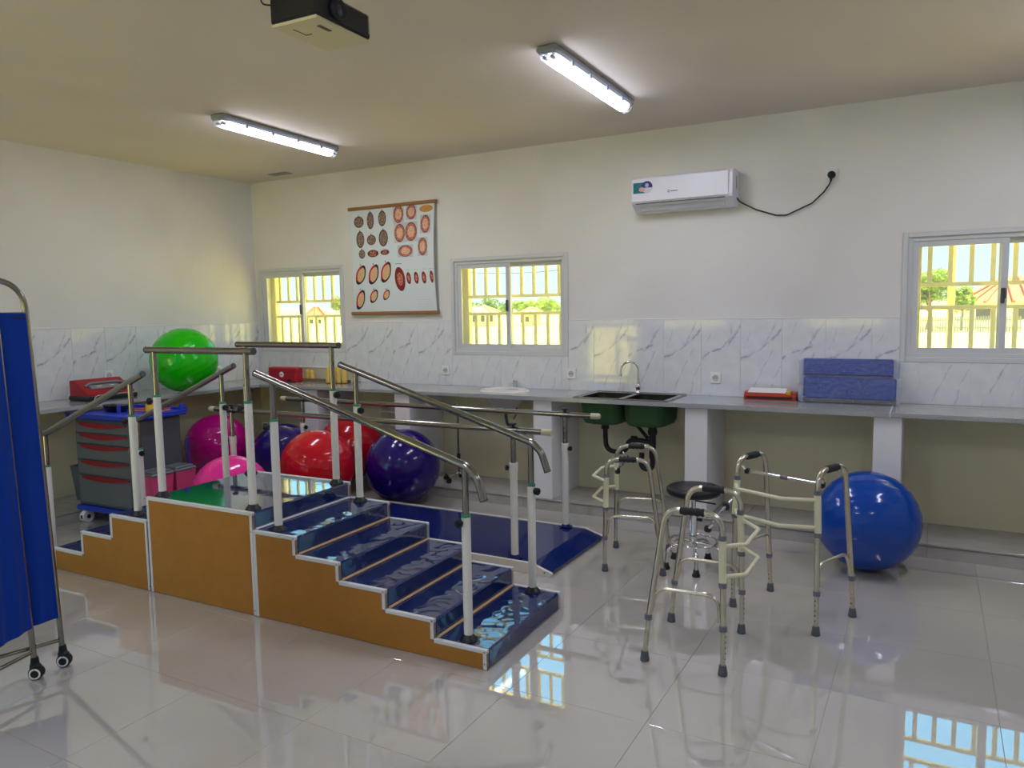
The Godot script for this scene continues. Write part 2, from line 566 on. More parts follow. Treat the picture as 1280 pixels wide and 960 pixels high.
	for o in WINDOWS:
		if o[0] - 0.03 - xx > 0.01: e1.bbox(Vector3(xx, TILE_TOP, 0), Vector3(o[0] - 0.03, TILE_TOP + 0.008, 0.011), 0.002)
		xx = o[1] + 0.03
	e1.bbox(Vector3(xx, TILE_TOP, 0), Vector3(ROOM_X, TILE_TOP + 0.008, 0.011), 0.002)
	put("tile_edging", e1, M.plaster_white, wb)
	var e2 := MB.new()
	e2.bbox(Vector3(0, TILE_TOP, 0.0), Vector3(0.011, TILE_TOP + 0.008, 4.45), 0.002)
	put("tile_edging", e2, M.plaster_white, wl)

	# eaves that shade the window walls
	var ev := MB.new()
	ev.box(Vector3(-1.2, ROOM_H + 0.02, -1.3), Vector3(ROOM_X + 1.2, ROOM_H + 0.15, -0.2))
	put("trim_3", ev, M.yellow_paint).set_meta("kind", "structure")
	var ev2 := MB.new()
	ev2.box(Vector3(-1.2, ROOM_H + 0.02, ROOM_Z + 0.2), Vector3(ROOM_X + 1.2, ROOM_H + 0.15, ROOM_Z + 1.4))
	put("trim_4", ev2, M.yellow_paint).set_meta("kind", "structure")

	# tiled kerb under the worktop: risers set back under projecting top tiles
	var kb := structure("trim_1")
	var k1 := MB.new()
	k1.box(Vector3(0, -0.002, 0), Vector3(ROOM_X, KERB_Y - 0.014, KERB_Z - 0.014))
	put("kerb_bed", k1, M.grout, kb)
	var kl := structure("trim_2")
	var k2 := MB.new()
	k2.box(Vector3(0, -0.002, KERB_Z), Vector3(KERB_Z - 0.014 + 0.03, KERB_Y - 0.014, 4.4))
	put("kerb_bed", k2, M.grout, kl)
	for i in 16:
		var x0 := 0.58 * i + 0.62; var x1 := minf(x0 + 0.578, ROOM_X)
		if x0 > ROOM_X - 0.05: continue
		if i == 0: x0 = 0.002
		var tp := MB.new(); tp.bbox(Vector3(x0, KERB_Y - 0.013, 0.006), Vector3(x1, KERB_Y, KERB_Z), 0.001)
		put("tile", tp, M.kerb, kb)
		var ri := MB.new(); ri.bbox(Vector3(maxf(x0, 0.58), -0.0015, KERB_Z - 0.014), Vector3(x1, KERB_Y - 0.019, KERB_Z - 0.006), 0.001)
		put("tile", ri, M.kerb, kb)
	for i in 7:
		var z0 := 0.58 * i + KERB_Z + 0.003; var z1 := minf(z0 + 0.577, 4.4)
		var tp := MB.new(); tp.bbox(Vector3(0.006, KERB_Y - 0.013, z0), Vector3(KERB_Z + 0.03, KERB_Y, z1), 0.001)
		put("tile", tp, M.kerb, kl)
		var ri := MB.new(); ri.bbox(Vector3(KERB_Z + 0.016, -0.0015, z0), Vector3(KERB_Z + 0.024, KERB_Y - 0.019, z1), 0.001)
		put("tile", ri, M.kerb, kl)

func dado_tile(parent: Node, a: float, b: float, top: float, origin: float, i: int, on_left: bool) -> void:
	var g := 0.0009
	var mb := MB.new()
	var lo := COUNTER_Y + 0.001
	a += g; b -= g
	var u0 := (a - origin) / 0.3; var u1 := (b - origin) / 0.3
	var v1 := (TILE_TOP - lo) / 0.6; var v0 := (TILE_TOP - top) / 0.6
	var uvs := [Vector2(u0, v1), Vector2(u1, v1), Vector2(u1, v0), Vector2(u0, v0)]
	var d := 0.0085
	if on_left:
		uvs = [Vector2(1 - u1, v1), Vector2(1 - u0, v1), Vector2(1 - u0, v0), Vector2(1 - u1, v0)]
		mb.face(Vector3(d, lo, b), Vector3(d, lo, a), Vector3(d, top, a), Vector3(d, top, b), uvs)
		mb.face(Vector3(0.004, top, b), Vector3(d, top, b), Vector3(d, top, a), Vector3(0.004, top, a), [uvs[3], uvs[3], uvs[2], uvs[2]])
		mb.face(Vector3(0.004, lo, b), Vector3(d, lo, b), Vector3(d, top, b), Vector3(0.004, top, b), [uvs[0], uvs[0], uvs[3], uvs[3]])
		mb.face(Vector3(d, lo, a), Vector3(0.004, lo, a), Vector3(0.004, top, a), Vector3(d, top, a), [uvs[1], uvs[1], uvs[2], uvs[2]])
	else:
		mb.face(Vector3(a, lo, d), Vector3(b, lo, d), Vector3(b, top, d), Vector3(a, top, d), uvs)
		mb.face(Vector3(a, top, d), Vector3(b, top, d), Vector3(b, top, 0.004), Vector3(a, top, 0.004), [uvs[3], uvs[2], uvs[2], uvs[3]])
		mb.face(Vector3(b, lo, d), Vector3(b, lo, 0.004), Vector3(b, top, 0.004), Vector3(b, top, d), [uvs[1], uvs[1], uvs[2], uvs[2]])
		mb.face(Vector3(a, lo, 0.004), Vector3(a, lo, d), Vector3(a, top, d), Vector3(a, top, 0.004), [uvs[0], uvs[0], uvs[3], uvs[3]])
	put("tile", mb, M.marbles[[0, 1, 0, 2][i % 4]], parent)

func rect_frame(mb: MB, x0: float, x1: float, y0: float, y1: float, w: float, z0: float, z1: float, e := 0.002) -> void:
	mb.bbox(Vector3(x0, y0, z0), Vector3(x0 + w, y1, z1), e)
	mb.bbox(Vector3(x1 - w, y0, z0), Vector3(x1, y1, z1), e)
	mb.bbox(Vector3(x0 + w, y0, z0), Vector3(x1 - w, y0 + w, z1), e)
	mb.bbox(Vector3(x0 + w, y1 - w, z0), Vector3(x1 - w, y1, z1), e)

func build_windows() -> void:
	var bar_len_top := 0.0
	for wi in 3:
		var x0: float = WINDOWS[wi][0]; var x1: float = WINDOWS[wi][1]
		var w := structure("window_%d" % (wi + 1))
		# plaster band round the opening, outer frame, two sliding sashes on two tracks
		var b := MB.new()
		rect_frame(b, x0 - 0.03, x1 + 0.03, WIN_LO - 0.03, WIN_HI + 0.03, 0.034, -0.02, 0.012, 0.003)
		put("surround", b, M.window_frame, w)
		var f := MB.new()
		rect_frame(f, x0, x1, WIN_LO, WIN_HI, 0.032, -0.095, -0.004)
		put("window_frame", f, M.window_frame, w)
		var mid := (x0 + x1) / 2 - 0.01
		var spans := [[x0 + 0.03, mid + 0.026, -0.034, -0.012], [mid - 0.026, x1 - 0.03, -0.072, -0.05]]
		for k in 2:
			var s: Array = spans[k]
			var sash := MB.new()
			rect_frame(sash, s[0], s[1], WIN_LO + 0.03, WIN_HI - 0.03, 0.04, s[2], s[3])
			var so := put("sash", sash, M.window_frame, w)
			var g := MB.new()
			g.box(Vector3(s[0] + 0.038, WIN_LO + 0.066, (s[2] + s[3]) / 2 - 0.0025), Vector3(s[1] - 0.038, WIN_HI - 0.066, (s[2] + s[3]) / 2 + 0.0025))
			put("pane", g, M.glass, so)
		var lt := MB.new()
		lt.bbox(Vector3(mid - 0.012, 1.60, -0.012), Vector3(mid + 0.012, 1.70, 0.004), 0.005)
		lt.bbox(Vector3(mid + 0.008, 1.63, 0.0), Vector3(mid + 0.018, 1.70, 0.016), 0.004)
		put("latch", lt, M.dark_grey, w)
		# painted security grille outside the glass, each bar by itself
		var gf := MB.new()
		gf.bbox(Vector3(x0 + 0.02, WIN_LO - 0.05, -0.17), Vector3(x0 + 0.085, WIN_HI + 0.05, -0.11), 0.003)
		var grille := put("grille", gf, M.grille, w)
		for y in [1.735, 1.578]:
			var hb := MB.new(); hb.bbox(Vector3(x0 + 0.085, y - 0.014, -0.152), Vector3(x1, y + 0.014, -0.130), 0.002)
			put("bar", hb, M.grille, grille)
		var up := MB.new(); up.bbox(Vector3(-0.015, 1.749, -0.152), Vector3(0.015, WIN_HI, -0.130), 0.002)
		var dn := MB.new(); dn.bbox(Vector3(-0.015, WIN_LO, -0.152), Vector3(0.015, 1.564, -0.130), 0.002)
		var um := up.mesh(); var dm := dn.mesh()
		for k in 9:
			var bx := x0 + 0.135 + 0.1235 * k
			if bx > x1 - 0.02: continue
			put("bar", um, M.grille, grille, Vector3(bx, 0, 0))
			put("bar", dm, M.grille, grille, Vector3(bx + 0.012, 0, 0))
	for wi in 2:
		var x0: float = FRONT_WINDOWS[wi][0]; var x1: float = FRONT_WINDOWS[wi][1]
		var w := structure("window_%d" % (wi + 4))
		var f := MB.new()
		rect_frame(f, x0, x1, WIN_LO, WIN_HI, 0.04, ROOM_Z, ROOM_Z + 0.09)
		f.bbox(Vector3((x0 + x1) / 2 - 0.03, WIN_LO + 0.04, ROOM_Z + 0.01), Vector3((x0 + x1) / 2 + 0.03, WIN_HI - 0.04, ROOM_Z + 0.06), 0.002)
		var fo := put("window_frame", f, M.window_frame, w)
		for k in 2:
			var g := MB.new()
			var a := x0 + 0.04 if k == 0 else (x0 + x1) / 2 + 0.03
			var b2 := (x0 + x1) / 2 - 0.03 if k == 0 else x1 - 0.04
			g.box(Vector3(a, WIN_LO + 0.04, ROOM_Z + 0.03), Vector3(b2, WIN_HI - 0.04, ROOM_Z + 0.035))
			put("pane", g, M.glass, fo)

# ------------------------------------------------------------------ worktop, piers, sink, basin
const BASIN := Vector3(3.205, 0, 0.245)

func build_counter() -> void:
	var t := thing("countertop", "grey speckled stone worktop running along both tiled walls", "countertop")
	var y0 := COUNTER_Y - 0.032; var y1 := COUNTER_Y
	var zf := 0.5536
	var a := MB.new()
	a.bbox(Vector3(0.009, y0, 0.0095), Vector3(2.93, y1, zf), 0.004)
	# a round hole for the basin
	var lo := Vector2(2.93, 0.0095); var hi := Vector2(3.48, zf)
	var ang := []
	for k in 48: ang.append(TAU * k / 48)
	for cx in [lo.x, hi.x]:
		for cz in [lo.y, hi.y]:
			ang.append(fposmod(atan2(cz - BASIN.z, cx - BASIN.x), TAU))
	ang.sort()
	for k in ang.size():
		var p := []
		for q in [ang[k], ang[(k + 1) % ang.size()]]:
			var d := Vector2(cos(q), sin(q))
			var s := minf((hi.x - BASIN.x) / d.x if d.x > 1e-6 else ((lo.x - BASIN.x) / d.x if d.x < -1e-6 else 9.0), (hi.y - BASIN.z) / d.y if d.y > 1e-6 else ((lo.y - BASIN.z) / d.y if d.y < -1e-6 else 9.0))
			p.append([Vector3(BASIN.x + d.x * s, 0, BASIN.z + d.y * s), Vector3(BASIN.x + d.x * 0.195, 0, BASIN.z + d.y * 0.14)])
		var U := Vector3(0, y1, 0); var D := Vector3(0, y0, 0)
		a.quadn(p[0][0] + U, p[1][0] + U, p[1][1] + U, p[0][1] + U, Vector3.UP)
		a.quadn(p[0][0] + D, p[1][0] + D, p[1][1] + D, p[0][1] + D, Vector3.DOWN)
		a.quadn(p[0][1] + D, p[1][1] + D, p[1][1] + U, p[0][1] + U, BASIN - p[0][1])
	a.face(Vector3(2.93, y0, zf), Vector3(3.48, y0, zf), Vector3(3.48, y1, zf), Vector3(2.93, y1, zf))
	a.bbox(Vector3(3.48, y0, 0.0095), Vector3(4.0, y1, zf), 0.0)
	a.bbox(Vector3(4.0, y0, 0.0095), Vector3(4.71, y1, 0.07), 0.0)
	a.bbox(Vector3(4.0, y0, 0.515), Vector3(4.71, y1, zf), 0.0)
	a.bbox(Vector3(4.71, y0, 0.0095), Vector3(6.185, y1, zf), 0.0)
	put("slab", a, M.granite, t)
	var b := MB.new()
	b.bbox(Vector3(6.189, y0, 0.0095), Vector3(ROOM_X - 0.002, y1, zf), 0.003)
	put("slab", b, M.granite, t)
	var c := MB.new()
	c.bbox(Vector3(0.009, y0, zf + 0.002), Vector3(0.6, y1, 4.4), 0.003)
	put("slab", c, M.granite, t)
	var j := MB.new()
	j.box(Vector3(6.1845, y0 + 0.001, 0.012), Vector3(6.1895, y1 + 0.0004, zf + 0.0006))
	put("joint", j, M.plaster_white, t)

	var spots := [[1.235, "first white pier out from the room corner, behind the dark purple ball"], [2.315, "white pier between the red ball and the front purple ball"], [3.705, "white pier between the round basin and the green sink"], [4.94, "white pier behind the black round stool"], [6.175, "white pier behind the big blue ball"]]
	for s in spots:
		var p := MB.new()
		p.bbox(Vector3(-0.082, 0.0, 0.0), Vector3(0.082, y0 - KERB_Y, KERB_Z - 0.008), 0.004)
		var o := put("counter_pier", p, M.plaster_white, self, Vector3(s[0], KERB_Y, 0.007))
		tag(o, s[1], "pier", "white piers under the worktop")
	# double-bowl sink: steel rim above, green-painted bowls below
	var s := thing("kitchen_sink", "double steel sink with dark green bowls set into the worktop", "sink", Vector3(4.355, COUNTER_Y, 0.292))
	var rim := MB.new()
	var bowls := [[-0.335, -0.02], [0.02, 0.335]]
	var zz := [-0.175, 0.205]
	rim.bbox(Vector3(-0.375, 0, -0.245), Vector3(0.375, 0.006, zz[0]), 0.002)
	rim.bbox(Vector3(-0.375, 0, zz[1]), Vector3(0.375, 0.006, 0.245), 0.002)
	rim.bbox(Vector3(-0.375, 0, zz[0]), Vector3(bowls[0][0], 0.006, zz[1]), 0.002)
	rim.bbox(Vector3(bowls[0][1], 0, zz[0]), Vector3(bowls[1][0], 0.006, zz[1]), 0.002)
	rim.bbox(Vector3(bowls[1][1], 0, zz[0]), Vector3(0.375, 0.006, zz[1]), 0.002)
	for q in [[Vector3(-0.375, 0.004, -0.245), Vector3(0.375, 0.004, -0.245)], [Vector3(-0.375, 0.004, 0.245), Vector3(0.375, 0.004, 0.245)], [Vector3(-0.375, 0.004, -0.245), Vector3(-0.375, 0.004, 0.245)], [Vector3(0.375, 0.004, -0.245), Vector3(0.375, 0.004, 0.245)]]:
		rim.tube([q[0], q[1]], 0.006, 8)
	put("rim", rim, M.steel, s)
	var green := mat(c8(38, 78, 36), 0.6)
	for bw in bowls:
		var inner := MB.new(); var outer := MB.new()
		rounded_bowl(inner, bw[0], bw[1], zz[0], zz[1], 0.004, -0.2, 0.07, true)
		put("bowl", inner, M.steel, s)
		rounded_bowl(outer, bw[0] - 0.012, bw[1] + 0.012, zz[0] - 0.012, zz[1] + 0.012, -0.034, -0.208, 0.08, false)
		var ob := put("bowl_underside", outer, green, s)
		ob.set_meta("label", "dark green painted underside of a sink bowl")
	# trap and pipes: black plastic
	var pipe := MB.new()
	var xl := -0.2; var xr := 0.19
	pipe.lathe([Vector2(0, -0.262), Vector2(0.03, -0.262), Vector2(0.032, -0.255), Vector2(0.028, -0.235), Vector2(0.045, -0.215), Vector2(0.045, -0.207), Vector2(0, -0.207)], 14, Transform3D(Basis.IDENTITY, Vector3(xl, 0, 0.02)))
	pipe.lathe([Vector2(0, -0.29), Vector2(0.03, -0.29), Vector2(0.036, -0.275), Vector2(0.036, -0.255), Vector2(0.03, -0.235), Vector2(0.05, -0.215), Vector2(0.05, -0.207), Vector2(0, -0.207)], 14, Transform3D(Basis.IDENTITY, Vector3(xr, 0, 0.02)))
	var loop := bend([Vector3(xl, -0.25, 0.02), Vector3(xl + 0.005, -0.44, 0.02), Vector3(xl + 0.17, -0.44, 0.02), Vector3(xl + 0.2, -0.33, 0.02), Vector3(xr, -0.345, 0.02)], 0.09, 8)
	pipe.tube(loop, 0.019, 10)
	pipe.tube([Vector3(xr, -0.28, 0.02), Vector3(xr, -0.47, 0.02)], 0.026, 12)
	pipe.tube([Vector3(xl + 0.22, -0.33, 0.02), Vector3(xl + 0.26, -0.332, 0.02)], 0.027, 12)
	var u := bend([Vector3(xr, -0.4, 0.02), Vector3(xr, -0.56, 0.02), Vector3(xr - 0.1, -0.56, 0.0), Vector3(xr - 0.1, -0.44, -0.02)], 0.05, 8)
	pipe.tube(u, 0.02, 10)
	pipe.tube(bend([Vector3(-0.0, -0.215, 0.0), Vector3(0.06, -0.225, 0.0), Vector3(0.15, -0.32, 0.01)], 0.05, 5), 0.015, 8)
	put("waste_pipe", pipe, M.rubber, s)
	var fau := thing("sink_faucet", "chrome gooseneck faucet rising behind the double sink", "faucet", Vector3(4.345, COUNTER_Y + 0.006, 0.075))
	var fb := MB.new()
	fb.lathe([Vector2(0, 0), Vector2(0.028, 0), Vector2(0.028, 0.006), Vector2(0.018, 0.014), Vector2(0.018, 0.03), Vector2(0.022, 0.038), Vector2(0.022, 0.06), Vector2(0.014, 0.07), Vector2(0.014, 0.08), Vector2(0, 0.08)], 16)
	put("base", fb, M.chrome, fau)
	var neck := MB.new()
	var np := [Vector3(0, 0.07, 0), Vector3(0, 0.19, 0)]
	for k in 13:
		var an := PI * k / 12.0
		np.append(Vector3(-0.062 + 0.062 * cos(an), 0.19 + 0.062 * sin(an), 0.03 * (1 - cos(an)) * 0.9))
	np.append(Vector3(-0.126, 0.155, 0.056))
	neck.tube(np, 0.009, 10)
	neck.cyl(Vector3(-0.126, 0.158, 0.056), Vector3(-0.128, 0.135, 0.056), 0.012, 10)
	put("spout", neck, M.chrome, fau)
	var lev := MB.new()
	lev.tube([Vector3(0.0, 0.05, 0.015), Vector3(0.03, 0.062, 0.05)], [0.008, 0.006], 8)
	put("lever", lev, M.chrome, fau)

	# white oval basin and its little tap
	var ba := thing("wash_basin", "white oval basin sunk in the worktop below a grilled window", "basin", Vector3(BASIN.x, COUNTER_Y, BASIN.z))
	var bs := MB.new()
	bs.lathe([Vector2(0, -0.135), Vector2(0.5, -0.125), Vector2(0.78, -0.06), Vector2(0.86, 0.004), Vector2(0.92, 0.014), Vector2(1.0, 0.010), Vector2(1.03, 0.0)], 40, Transform3D(Basis.from_scale(Vector3(0.22, 1, 0.165)), Vector3.ZERO))
	bs.lathe([Vector2(0.0, -0.15), Vector2(0.55, -0.14), Vector2(0.85, -0.06), Vector2(0.88, -0.003)], 40, Transform3D(Basis.from_scale(Vector3(0.22, 1, 0.165)), Vector3.ZERO))
	put("bowl", bs, mat(c8(240, 240, 238), 0.12), ba)
	var hose := MB.new()
	hose.tube(bend([Vector3(0, -0.145, 0), Vector3(0.02, -0.3, 0), Vector3(0.07, -0.34, -0.1), Vector3(0.07, -0.4, -0.23)], 0.06), 0.014, 8)
	hose.tube(bend([Vector3(-0.01, -0.06, -0.17), Vector3(0.09, -0.1, -0.05), Vector3(0.11, -0.2, 0.0), Vector3(0.02, -0.26, -0.12)], 0.06), 0.006, 6)
	put("hose", hose, M.dark_grey, ba)
	var tap := thing("basin_tap", "small chrome tap standing behind the white oval basin", "tap", Vector3(3.2, COUNTER_Y, 0.045))
	var tb := MB.new()
	tb.lathe([Vector2(0, 0), Vector2(0.022, 0), Vector2(0.018, 0.02), Vector2(0.014, 0.045), Vector2(0.02, 0.06), Vector2(0.016, 0.078), Vector2(0, 0.08)], 14)
	put("body", tb, M.chrome, tap)
	var sp := MB.new()
	sp.tube(bend([Vector3(0, 0.045, 0), Vector3(-0.01, 0.05, 0.06), Vector3(-0.012, 0.03, 0.085)], 0.02), [0.011, 0.011, 0.011, 0.011, 0.011, 0.011, 0.011, 0.01, 0.01], 8)
	put("spout", sp, M.chrome, tap)

func rounded_bowl(mb: MB, x0: float, x1: float, z0: float, z1: float, top: float, bottom: float, r: float, inside: bool) -> void:
	var ring := func(y: float, ins: float, rr: float) -> Array:
		var out := []
		var cs := [Vector2(x1 - ins - rr, z1 - ins - rr), Vector2(x0 + ins + rr, z1 - ins - rr), Vector2(x0 + ins + rr, z0 + ins + rr), Vector2(x1 - ins - rr, z0 + ins + rr)]
		for q in 4:
			for k in 7:
				var an := PI / 2 * (q + k / 6.0)
				out.append([Vector3(cs[q].x + rr * cos(an), y, cs[q].y + rr * sin(an)), Vector3(cos(an), 0, sin(an))])
		return out
	var rings := [ring.call(top, 0.0, r), ring.call(bottom + 0.04, 0.008, r), ring.call(bottom + 0.01, 0.022, r), ring.call(bottom, 0.05, r)]
	var tilt := [0.0, -0.2, -0.8, -3.0]
	var m: int = rings[0].size()
	var first := mb.v.size()
	var sgn := -1.0 if inside else 1.0
	for i in 4:
		for k in m:
			mb.vert(rings[i][k][0], ((rings[i][k][1] + Vector3(0, tilt[i], 0)).normalized()) * sgn)
	for i in 3:
		for k in m:
			var a := first + i * m + k; var b := first + i * m + (k + 1) % m
			if not inside: mb.tri(a, b, b + m); mb.tri(a, b + m, a + m)
			else: mb.tri(a, b + m, b); mb.tri(a, a + m, b + m)
	var c := mb.vert(Vector3((x0 + x1) / 2, bottom, (z0 + z1) / 2), Vector3(0, -sgn, 0))
	for k in m:
		var a := first + 3 * m + k; var b := first + 3 * m + (k + 1) % m
		if not inside: mb.tri(a, b, c)
		else: mb.tri(a, c, b)

# ------------------------------------------------------------------ training staircase
func build_stairs() -> void:
	var h := 0.0942
	var w := 0.796
	var p := [0.0, 0.2805, 0.556, 0.838, 1.119, 1.417]
	var s := thing("training_staircase", "gait training staircase with blue treads, tan side panels and steel handrails", "staircase", Vector3(4.7145, 0, 3.1014), 0.0201)
	var q := 1.417 + 0.845             # far end of the landing
	var l0 := q + 0.010
	var l := [l0, l0 + 0.3375, l0 + 0.634, l0 + 0.93]
	# carcass of blue vinyl steps
	for i in 5:
		var mb := MB.new()
		mb.bbox(Vector3(-p[i + 1], 0.004, -w + 0.017), Vector3(-p[i] - 0.001, h * (i + 1) - 0.002, -0.017), 0.008)
		put("tread", mb, M.blue_film, s)
	var pl := MB.new()
	pl.bbox(Vector3(-q + 0.004, 0.004, -w + 0.017), Vector3(-1.4175, h * 6 - 0.002, -0.017), 0.008)
	put("landing", pl, M.landing_film, s)
	for i in 3:
		var mb := MB.new()
		mb.bbox(Vector3(-l[i + 1], 0.004, -w + 0.017), Vector3(-l[i] - 0.001, h * (4.5 - 1.5 * i) - 0.002, -0.017), 0.008)
		put("tread", mb, M.blue_film, s)
	# wooden strip along the foot of each riser
	for i in 5:
		var mb := MB.new()
		mb.bbox(Vector3(-p[i + 1] - 0.002, h * (i + 1) - 0.004, -w + 0.018), Vector3(-p[i + 1] + 0.014, h * (i + 1) + 0.008, -0.018), 0.004)
		put("riser_strip", mb, M.wood_strip if i < 4 else M.aluminium, s)
	# side panels, front and back, with metal edging that follows the steps
	var right := [Vector2(-0.003, 0.003)]
	for i in 5:
		right.append(Vector2(-p[i] - 0.003, h * (i + 1) - 0.003))
		right.append(Vector2(-p[i + 1] - 0.003, h * (i + 1) - 0.003))
	right[-1] = Vector2(-1.4175, h * 5 - 0.003)
	right.append(Vector2(-1.4175, 0.003))
	var mid := [Vector2(-1.4185, 0.003), Vector2(-1.4185, h * 6 - 0.003), Vector2(-q, h * 6 - 0.003), Vector2(-q, 0.003)]
	var left := [Vector2(-l[0], 0.003)]
	for i in 3:
		left.append(Vector2(-l[i], h * (4.5 - 1.5 * i) - 0.003))
		left.append(Vector2(-l[i + 1], h * (4.5 - 1.5 * i) - 0.003))
	left.append(Vector2(-l[3], 0.003))
	for side in [0, 1]:
		var za := -0.016 if side == 0 else -w
		var zb := 0.0 if side == 0 else -w + 0.016
		for poly in [right, mid, left]:
			var mb := MB.new()
			mb.extrude(poly, za, zb)
			put("side_panel", mb, M.laminate, s)
			var ed := MB.new()
			var e0 := za - 0.002 if side == 0 else za - 0.003
			var e1 := zb + 0.003 if side == 0 else zb + 0.002
			var g := 0.019
			for k in range(0, poly.size() - 1):
				var a: Vector2 = poly[k]; var b: Vector2 = poly[k + 1]
				if absf(a.y - b.y) < 1e-4:     # level run on top of a step
					ed.bbox(Vector3(minf(a.x, b.x), a.y - g + 0.004, e0), Vector3(maxf(a.x, b.x) + 0.002, a.y + 0.004, e1), 0.002)
				else:
					var inward := -g if (poly != left) else 0.0
					if poly == mid and k == 2: inward = 0.0
					if poly == right and k == poly.size() - 2: inward = 0.0
					if poly == left and k == 0: inward = -g
					var xa := a.x + inward
					ed.bbox(Vector3(xa, minf(a.y, b.y), e0), Vector3(xa + g, maxf(a.y, b.y) + 0.002, e1), 0.002)
			put("edging", ed, M.aluminium, s)
			var sc: MB
			for k in range(0, poly.size()):
				var a: Vector2 = poly[k]
				sc = MB.new()
				sc.cyl(Vector3(a.x + (-0.01 if poly != left else 0.01), maxf(a.y - 0.008, 0.03), e1 - 0.001 if side == 0 else e0 + 0.001), Vector3(a.x + (-0.01 if poly != left else 0.01), maxf(a.y - 0.008, 0.03), e1 + 0.0012 if side == 0 else e0 - 0.0012), 0.0035, 6)
				put("screw", sc, M.screw, s)
	# six handrails; every post is a steel tube that slides in a white sleeve
	var rails := []
	for z in [-0.068, -w + 0.058]:
		rails.append({"pts": bend([Vector3(-1.415, 1.297, z), Vector3(-0.13, 0.907, z), Vector3(-0.075, 0.86, z), Vector3(-0.04, 0.757, z)], 0.09, 6), "posts": [[-0.137, h, 0.679, 0.905, 1], [-1.298, h * 5, 1.055, 1.258, 1]], "z": z})
		rails.append({"pts": [Vector3(-2.272, 1.413, z), Vector3(-1.42, 1.413, z)], "posts": [[-1.478, h * 6, 1.142, 1.41, 1], [-2.205, h * 6, 1.148, 1.41, 1]], "z": z})
		rails.append({"pts": [Vector3(-3.372, 0.834, z), Vector3(-2.315, 1.272, z)], "posts": [[-2.437, h * 4.5, 1.022, 1.215, 1], [-3.318, 0.0, 0.648, 0.85, -1]], "z": z})
	for r in rails:
		var mb := MB.new()
		mb.tube(r.pts, 0.019, 14)
		var ro := put("handrail", mb, M.steel, s)
		for e in [0, -1]:
			var ec := MB.new()
			var a: Vector3 = r.pts[e]; var d: Vector3 = (a - (r.pts[1] if e == 0 else r.pts[-2])).normalized()
			ec.cyl(a - d * 0.004, a + d * 0.003, 0.0195, 14)
			put("end_cap", ec, M.dark_grey, ro)
		for po in r.posts:
			var x: float = po[0]; var z: float = r.z
			var tb := MB.new(); tb.cyl(Vector3(x, po[2] - 0.1, z), Vector3(x, po[3], z), 0.0155, 14)
			put("post", tb, M.steel, ro)
			var sl := MB.new(); sl.cyl(Vector3(x, po[1] + 0.002, z), Vector3(x, po[2], z), 0.0215, 16)
			put("sleeve", sl, M.white_tube, ro)
			var gr := MB.new(); gr.lathe([Vector2(0.0225, -0.006), Vector2(0.0225, 0.006), Vector2(0.016, 0.006)], 16, Transform3D(Basis.IDENTITY, Vector3(x, po[2], z)))
			put("ring", gr, M.green_ring, ro)
			var kn := MB.new()
			var kd := Vector3(0.0, 0, -1) if po[4] > 0 else Vector3(0, 0, -1)
			if z > -0.2: kd = Vector3(-0.35, 0, 0.9).normalized() if x > -1.0 else Vector3(-0.8, 0, 0.6)
			else: kd = Vector3(0.9, 0, 0.3).normalized()
			var kc := Vector3(x, po[2] - 0.03, z)
			kn.tube([kc + kd * 0.018, kc + kd * 0.030, kc + kd * 0.032, kc + kd * 0.050, kc + kd * 0.054], [0.008, 0.008, 0.020, 0.021, 0.016], 8)
			put("knob", kn, M.black, ro)
			var fl := MB.new(); fl.lathe([Vector2(0.042, 0), Vector2(0.042, 0.006), Vector2(0.03, 0.018), Vector2(0.024, 0.028), Vector2(0.02, 0.028)], 16, Transform3D(Basis.IDENTITY, Vector3(x, po[1] - 0.002 if po[1] > 0 else 0.0, z)))
			put("flange", fl, M.black, ro)

